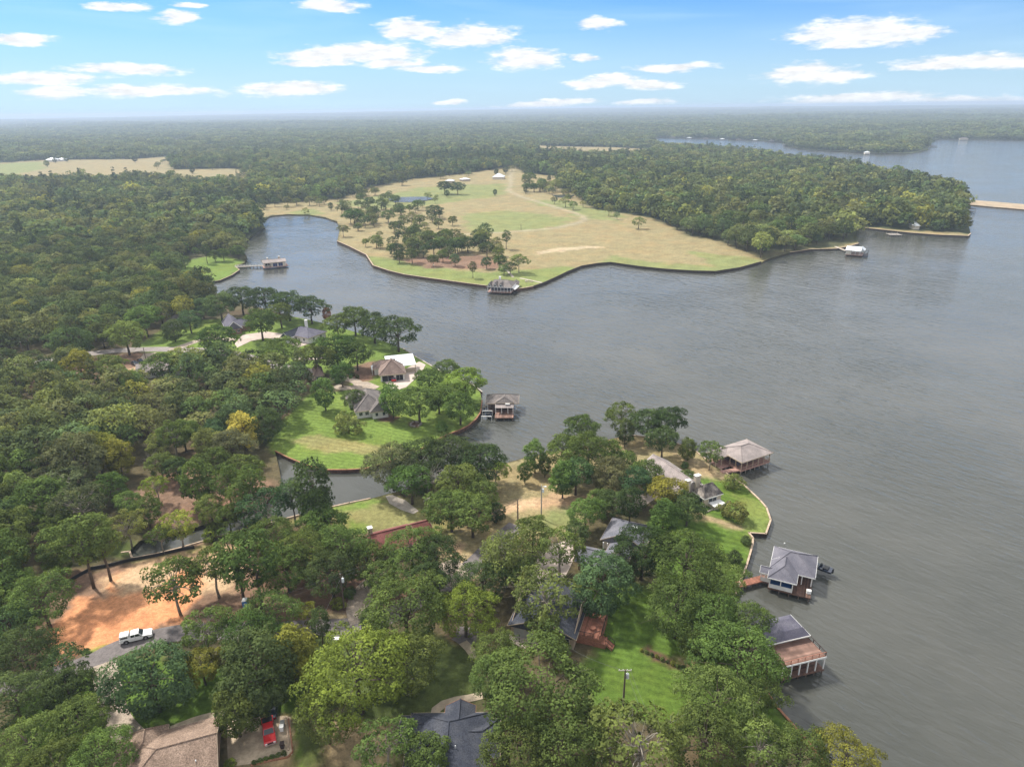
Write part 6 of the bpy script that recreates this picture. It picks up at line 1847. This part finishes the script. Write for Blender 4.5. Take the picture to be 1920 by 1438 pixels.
# ------------------------------------------------------------------ vehicles
def pickup(px_c, heading, paint, label, shell=False, s=1.0, z=None):
    """heading: picture point the bonnet points at"""
    x, y, z0 = G(*px_c); hx, hy, _ = G(*heading)
    root = empty('pickup_truck', (x, y, z0 + .09), math.atan2(hy - y, hx - x)); tag(root, label, 'pickup')
    P = M[paint]; w = .98
    # body sides as a profile with wheel arches (x forward)
    def arch(cx):
        return [(cx + .52 * math.cos(a), .42 + .50 * math.sin(a)) for a in [math.pi * k / 6 for k in range(7)]]
    prof = [(-2.85, .50), (-2.85, 1.12)] + [(-.95, 1.14), (1.05, 1.14), (1.25, 1.16), (2.55, 1.05), (2.82, .95), (2.86, .50)] + [(2.3, .42)] + arch(1.72) + [(1.1, .38), (-1.0, .38)] + arch(-1.72) + [(-2.5, .45)]
    n = len(prof)
    V = [(a, -w, b) for a, b in prof] + [(a, w, b) for a, b in prof]
    F = [tuple(range(n)), tuple(range(n, 2 * n))[::-1]] + [(i, i + n, (i + 1) % n + n, (i + 1) % n) for i in range(n)]
    body = Geo().add(V, F).done('body', P, root, bevel=.035)
    # cab
    cab = [(-1.0, 1.14), (-.85, 1.80), (.55, 1.82), (1.25, 1.18)]
    V = [(a, -w + .06 + (.12 if b > 1.5 else 0), b) for a, b in cab] + [(a, w - .06 - (.12 if b > 1.5 else 0), b) for a, b in cab]
    cabo = Geo().add(V, [(0, 1, 2, 3), (7, 6, 5, 4), (0, 4, 5, 1), (1, 5, 6, 2), (2, 6, 7, 3), (3, 7, 4, 0)]).done('cab', P, root, bevel=.05)
    e = .012
    g = Geo().add([(.62, -.70, 1.78), (.62, .70, 1.78), (1.22, .82, 1.23), (1.22, -.82, 1.23)], [(0, 3, 2, 1)])
    for v_ in range(4): g.v[v_] = (g.v[v_][0] + .05, g.v[v_][1], g.v[v_][2] + .05)
    g.done('windscreen', M['glass'], cabo)
    g = Geo().add([(-.92 - .07, -.68, 1.70), (-.92 - .07, .68, 1.70), (-1.02 - .06, .74, 1.28), (-1.02 - .06, -.74, 1.28)], [(0, 1, 2, 3)]); g.done('rear_window', M['glass'], cabo)
    for sgn in (-1, 1):
        g = Geo()
        for (a0, a1) in ((-.80, -.10), (-.02, .72)):
            g.add([(a0, sgn * (w - .045), 1.24), (a1 + (.25 if a1 > .5 else 0), sgn * (w - .045), 1.24), (a1 - (.10 if a1 > .5 else 0), sgn * (w - .135), 1.70), (a0 + .04, sgn * (w - .135), 1.70)], [(0, 1, 2, 3)])
        g.done('side_window', M['glass'], cabo)
        Geo().box(.95, 1.12, sgn * (w + .02) - .10 * (sgn < 0), sgn * (w + .02) + .10 * (sgn > 0) + .0, 1.18, 1.34).done('mirror', M['black'] if paint != 'red_car' else M['chrome'], cabo)
        Geo().box(-.1, .08, sgn * (w + .012) - .006, sgn * (w + .012) + .006, 1.0, 1.05).done('door_handle', M['chrome'], body)
        Geo().box(2.72, 2.885, sgn * .68 - .2, sgn * .68 + .2, .72, .93).done('headlight', M['lamp_clear'], body)
        Geo().box(-2.88, -2.84, sgn * .86 - .08, sgn * .86 + .08, .78, 1.08).done('taillight', M['lamp_red'], body)
        for cx in (1.72, -1.72):
            g = Geo().tube([(cx, sgn * (w - .24), .42), (cx, sgn * (w + .01), .42)], .41, 16); wh = g.done('wheel', M['tyre'], root)
            Geo().tube([(cx, sgn * (w - .02), .42), (cx, sgn * (w + .025), .42)], .24, 10).done('rim', M['chrome'], wh)
    Geo().box(2.78, 2.95, -.9, .9, .42, .62).done('front_bumper', M['chrome'] if paint != 'white_car' else P, body, bevel=.03)
    Geo().box(2.80, 2.89, -.46, .46, .68, .93).done('grille', M['black'], body)
    Geo().box(-2.98, -2.83, -.9, .9, .42, .60).done('rear_bumper', M['chrome'], body, bevel=.03)
    if shell:
        V = [(-2.82, -.92, 1.145), (-1.08, -.92, 1.145), (-1.08, .92, 1.145), (-2.82, .92, 1.145), (-2.76, -.78, 1.86), (-1.14, -.78, 1.86), (-1.14, .78, 1.86), (-2.76, .78, 1.86)]
        sh = Geo().add(V, [(0, 3, 2, 1), (4, 5, 6, 7), (0, 1, 5, 4), (1, 2, 6, 5), (2, 3, 7, 6), (3, 0, 4, 7)]).done('camper_shell', P, root, bevel=.06)
        for sgn in (-1, 1):
            Geo().add([(-2.6, sgn * .915, 1.30), (-1.3, sgn * .915, 1.30), (-1.32, sgn * .845, 1.64), (-2.56, sgn * .845, 1.64)], [(0, 1, 2, 3)]).done('side_window', M['glass'], sh)
        Geo().add([(-2.835, -.7, 1.25), (-2.835, .7, 1.25), (-2.80, .62, 1.72), (-2.80, -.62, 1.72)], [(0, 1, 2, 3)]).done('rear_window', M['glass'], sh)
    else:
        Geo().box(-2.70, -1.1, -.82, .82, 1.125, 1.15).done('bed_floor', M['dark'], body)
    root.scale = (s, s, s)
    return root
pickup((257,1198), (290,1190), 'white_car', 'white pickup truck with a camper shell parked beside the orange building plot', True, 1.0)
pickup((505,1376), (508,1398), 'red_car', 'red pickup truck parked nose down on the concrete pad', False, .98)
def car(px_c, heading, paint, label):
    x, y, z0 = G(*px_c); hx, hy, _ = G(*heading)
    root = empty('parked_car', (x, y, z0 + .09), math.atan2(hy - y, hx - x)); tag(root, label, 'car')
    P = M[paint]
    prof = [(-2.2, .35), (-2.25, .85), (-1.5, .98), (1.0, .95), (2.1, .78), (2.22, .4)]; n = len(prof)
    V = [(a, -.88, b) for a, b in prof] + [(a, .88, b) for a, b in prof]
    b_ = Geo().add(V, [tuple(range(n)), tuple(range(n, 2*n))[::-1]] + [(i, i + n, (i+1) % n + n, (i+1) % n) for i in range(n)]).done('body', P, root, bevel=.06)
    V = [(-1.7, -.8, .97), (1.05, -.8, .95), (.35, -.66, 1.42), (-1.1, -.66, 1.44), (-1.7, .8, .97), (1.05, .8, .95), (.35, .66, 1.42), (-1.1, .66, 1.44)]
    c_ = Geo().add(V, [(0, 1, 2, 3), (7, 6, 5, 4), (1, 5, 6, 2), (0, 3, 7, 4), (0, 4, 5, 1)]).done('window', M['glass'], root)
    Geo().add([(-1.1, -.67, 1.445), (.35, -.67, 1.425), (.35, .67, 1.425), (-1.1, .67, 1.445)], [(0, 1, 2, 3)]).done('roof', P, root)
    for sgn in (-1, 1):
        for cx in (1.4, -1.35):
            wh = Geo().tube([(cx, sgn * .70, .33), (cx, sgn * .90, .33)], .33, 14).done('wheel', M['tyre'], root)
            Geo().tube([(cx, sgn * .88, .33), (cx, sgn * .915, .33)], .18, 8).done('rim', M['chrome'], wh)
        Geo().box(2.12, 2.26, sgn * .6 - .15, sgn * .6 + .15, .6, .75).done('headlight', M['lamp_clear'], b_)
        Geo().box(-2.28, -2.2, sgn * .65 - .12, sgn * .65 + .12, .65, .82).done('taillight', M['lamp_red'], b_)
    return root
car((738,713), (736,703), 'red_car', 'small red car nosing into the brown-roofed garage')
car((512,1334), (514,1320), 'dark_car', 'dark car mostly hidden under the tree ahead of the red pickup')
car((254,684), (262,688), 'dark_car', 'dark car at the left end of the roadside house')
car((264,680), (270,684), 'dark_car', 'second dark car behind the first beside the roadside house')

# ------------------------------------------------------------------ small things
x, y, z = G(462, 1139)
r = empty('portable_toilet', (x, y, z), R_(8)); tag(r, 'blue portable toilet with white roof at the edge of the building plot', 'portable toilet')
Geo().box(-.55, .55, -.58, .58, 0, 2.05).done('cabin', M['blue_plastic'], r, bevel=.03)
Geo().box(-.45, .45, -.62, -.585, .12, 1.9).done('door', plain('lighter_blue', (.03, .19, .52), .45), r)
g = Geo(); g.add([(-.6, -.63, 2.05), (.6, -.63, 2.05), (.6, .63, 2.05), (-.6, .63, 2.05), (-.4, -.4, 2.3), (.4, -.4, 2.3), (.4, .4, 2.3), (-.4, .4, 2.3)], [(0,3,2,1), (4,5,6,7), (0,1,5,4), (1,2,6,5), (2,3,7,6), (3,0,4,7)]); g.done('roof', M['white_plastic'], r)
Geo().box(-.2, .2, -.645, -.622, 1.35, 1.6).done('sign_plate', M['white_plastic'], r)
def pole(px, h, label, trans=0, cross=False, mat='polewood', arm=None, snag=False, rz=0.0):
    x, y, z = G(*px)
    r = empty('utility_pole' if not snag else 'charred_snag', (x, y, z), rz); tag(r, label, 'utility pole' if not snag else 'dead tree')
    Geo().tube([(0, 0, -.5), (0, 0, h * .5), (0, 0, h)], [.19, .16, .12], 8).done('post' if not snag else 'trunk', M[mat], r)
    if cross:
        c = Geo().box(-1.1, 1.1, .14, .26, h - .45, h - .32).done('crossarm', M['palepole'], r)
        for k_ in (-1.0, -.35, .35, 1.0): Geo().tube([(k_, .2, h - .32), (k_, .2, h - .1)], .05, 6).done('insulator', M['white_plastic'], c)
    else:
        if not snag: Geo().tube([(0, 0, h), (0, 0, h + .3)], .05, 6).done('insulator', M['white_plastic'], r)
    for k_ in range(trans):
        t_ = Geo().tube([(.42, 0, h - 1.9), (.42, 0, h - 1.85), (.42, 0, h - .95), (.42, 0, h - .85)], [.2, .27, .27, .15], 12).done('transformer', M['galv'] if k_ else M['whitemetal'], r)
        Geo().tube([(.42, .1, h - .9), (.42, .1, h - .6)], .04, 5).done('bushing', M['white_plastic'], t_)
        Geo().box(.1, .4, -.05, .05, h - 1.6, h - 1.5).done('bracket', M['galv'], t_)
    if arm:
        Geo().tube([(0, 0, h - .6), (arm * .5, 0, h - .15), (arm, 0, h - .2)], .05, 6).done('lamp_arm', M['galv'], r)
        Geo().box(arm - .35 * (arm > 0), arm + .35, -.16, .16, h - .36, h - .2).done('lamp_head', M['white_plastic'], r)
    if snag:
        g = Geo()
        for k_ in range(9): a = k_ * 2.4; zz_ = 1.5 + k_ * .55; g.tube([(0, 0, zz_), (.45 * math.cos(a), .45 * math.sin(a), zz_ + .3)], [.07, .02], 5)
        g.done('broken_branch', M['polewood'], r)
    return Vector((x, y, z + h))
pA = pole((646,1144), 9.0, 'timber utility pole with a white transformer above the gravel driveway', trans=1)
pB = pole((1168,1331), 9.0, 'dark utility pole with transformer standing on the bright lawn near the bottom', trans=1, cross=True)
pC = pole((805,990), 8.5, 'pale crossarm utility pole beside the maroon roof', cross=True, mat='palepole', rz=.9)
pD = pole((1015,972), 9.5, 'slim pale lamp pole with a white transformer on the dry lawn', trans=1, mat='palepole', arm=.9)
pole((971,975), 6.0, 'charred broken snag standing on the dry lawn left of the lamp pole', snag=True)
pole((50,685), 10.0, 'slender dark pole beside the upper road at the left edge')
pole((273,672), 5.0, 'short pole beside the upper road near the two dark cars')
pole((1253,410), 7.0, 'thin pole on the far pasture near the treeline')
pole((977,432), 6.0, 'thin pole in the middle of the far pasture')
def wire(a, b, sag, label):
    a, b = Vector(a), Vector(b); pts = [a.lerp(b, t / 14) - Vector((0, 0, sag * 4 * (t / 14) * (1 - t / 14))) for t in range(15)]
    o = Geo().tube([p - a for p in pts], .022, 4).done('power_line', M['wire']); o.location = a; tag(o, label, 'cable', 'power lines')
wire(pA + Vector((0, 0, .3)), Vector((*U(300, 1175, 9), 9)), 1.2, 'upper power line running left from the driveway transformer pole')
wire(pA + Vector((0, .2, -.6)), Vector((*U(300, 1190, 8), 8)), 1.2, 'lower power line running left from the driveway transformer pole')
wire(pA + Vector((0, 0, .3)), pD + Vector((0, 0, 0)), 2.0, 'upper power line running right from the driveway transformer pole')
wire(pA + Vector((0, .2, -.6)), pD + Vector((0, 0, -.7)), 2.2, 'lower power line running right from the driveway transformer pole')
wire(pB + Vector((-.8, .2, -.1)), Vector((*U(1030, 1190, 6), 6)), .9, 'power line from the bottom lawn pole to the deck house')
wire(pB + Vector((.8, .2, -.1)), Vector((*U(1260, 1438, 9), 9)), .6, 'power line from the bottom lawn pole towards the bottom edge')
wire(pB + Vector((.2, .2, -.1)), Vector((*U(1245, 1438, 9), 9)), .6, 'second power line from the bottom lawn pole towards the bottom edge')
wire(pC, Vector((*U(735, 985, 5), 5)), .5, 'service wire from the crossarm pole to the maroon-roofed house')
gw = Geo().tube([(0, 0, 0), (-4.2, -1.8, -8.4)], .02, 4).done('guy_wire', M['galv']); gw.location = pA + Vector((0, 0, -1.0)); tag(gw, 'slanting guy wire of the driveway transformer pole', 'cable')
ub = Geo().box(-.55, .55, -.4, .4, 0, .6).done('utility_box', M['white_plastic'], bevel=.05); ub.location = G(631, 1201); tag(ub, 'small white utility box on the grass below the asphalt road stretch', 'utility box')
Geo().box(-.58, .58, -.43, .43, .602, .66).done('lid', M['white'], ub)
def bin_(px, mat, label):
    x, y, z = G(*px); g = Geo().add([(-.26, -.3, .08), (.26, -.3, .08), (.26, .3, .08), (-.26, .3, .08), (-.32, -.36, 1.0), (.32, -.36, 1.0), (.32, .36, 1.0), (-.32, .36, 1.0)], [(0,3,2,1), (4,5,6,7), (0,1,5,4), (1,2,6,5), (2,3,7,6), (3,0,4,7)])
    r = empty('wheelie_bin', (x, y, z + .09), .2); tag(r, label, 'bin'); g.done('tub', mat, r)
    Geo().box(-.35, .35, -.40, .40, 1.003, 1.07).done('lid', mat, r)
    for s_ in (-1, 1): Geo().tube([(s_ * .2, .3, .1), (s_ * .3, .3, .1)], .1, 8).done('wheel', M['tyre'], r)
bin_((531,1362), M['silver_car'], 'grey wheelie bin at the edge of the concrete pad beside the red pickup')
bin_((529,1370), M['white_plastic'], 'pale bin just below the grey one on the concrete pad')
bin_((530,1402), M['darktrim'], 'dark brown bin near the lower corner of the concrete pad')
# planter bed with brick edging along the pad
def edging(px, label, mat='brickcap'):
    L = [G(*p) for p in px]; o = Vector(L[0]); root = empty('garden_edging', L[0]); g = Geo()
    for a, b in zip(L[:-1], L[1:]):
        a = Vector(a) - o; b = Vector(b) - o; n = max(1, int((b - a).length / .45))
        for i in range(n):
            g.beam(a.lerp(b, i / n) + Vector((0, 0, .16)), a.lerp(b, (i + .9) / n) + Vector((0, 0, .16)), .22, .3)
    tag(g.done('edging_block', M[mat], root), kind='stuff'); tag(root, label, 'edging')
edging([(536,1345),(540,1380),(541,1408)], 'straight timber edging along the right side of the concrete pad', 'capwood')
edging([(541,1348),(546,1385),(549,1410),(540,1420),(500,1428),(470,1436)], 'curved brick edging of the planting strip round the concrete pad')
edging([(1322,962),(1345,952),(1369,940)], 'low pale border in front of the stone-chimney house', 'concrete')
st = Geo()
for k_ in range(26):
    a = rng.random() * 6.28; q = 1.6 + .35 * rng.random(); x, y = q * math.cos(a), q * math.sin(a); w_ = .18 + .2 * rng.random()
    st.prism([(x + w_ * math.cos(b * 1.05), y + w_ * math.sin(b * 1.05)) for b in range(6)], 0, .25 + .2 * rng.random())
so = st.done('stone_ring', M['grey_wood']); so.location = G(779, 796); tag(so, 'ring of stones round the soft oak on the striped lawn', 'stone ring')
# plants of the long mulch bed on the near lawn
fl_ = []
for k_ in range(9):
    t_ = k_ / 8
    place_tree(*U(1203 + 78 * t_, 1217 + 34 * t_, 1.7), .7 + .5 * rng.random(), 'bush', ['yellow', 'olive', 'dark'][k_ % 3], 'little leafy clump in the long mulch bed on the near lawn', 'clumps in the mulch bed')
for k_ in range(6):
    place_tree(*U(478 + 11 * k_, 1431 - 3.5 * k_, 1.7), 1.0, 'bush', 'mid', 'small round clump in the planting strip below the concrete pad', 'clumps in the planting strip')
# fallen pale limbs on the dim lawn
for (a, b, c, l) in (((762,1305),(775,1302),(806,1270),'long pale fallen limb on the dim lawn'), ((768,1280),(776,1272),(783,1266),'short pale fallen limb on the dim lawn'), ((788,1206),(805,1208),(826,1204),'pale fallen limb under the big road oak')):
    P_ = [Vector(G(*q)) + Vector((0, 0, .35)) for q in (a, b, c)]; o0 = P_[0].copy()
    o = Geo().tube([p_ - o0 for p_ in P_], [.13, .10, .04], 6).done('fallen_branch', M['palebark']); o.location = o0; tag(o, l, 'branch')
# far mast on the left horizon
x, y = U(52, 244, 20); r = empty('radio_mast', (x, y, H1(x, y))); tag(r, 'thin radio mast rising above the horizon at the far left', 'mast')
Geo().tube([(0, 0, 0), (0, 0, 85)], [1.2, .6], 4).done('lattice', M['galv'], r)
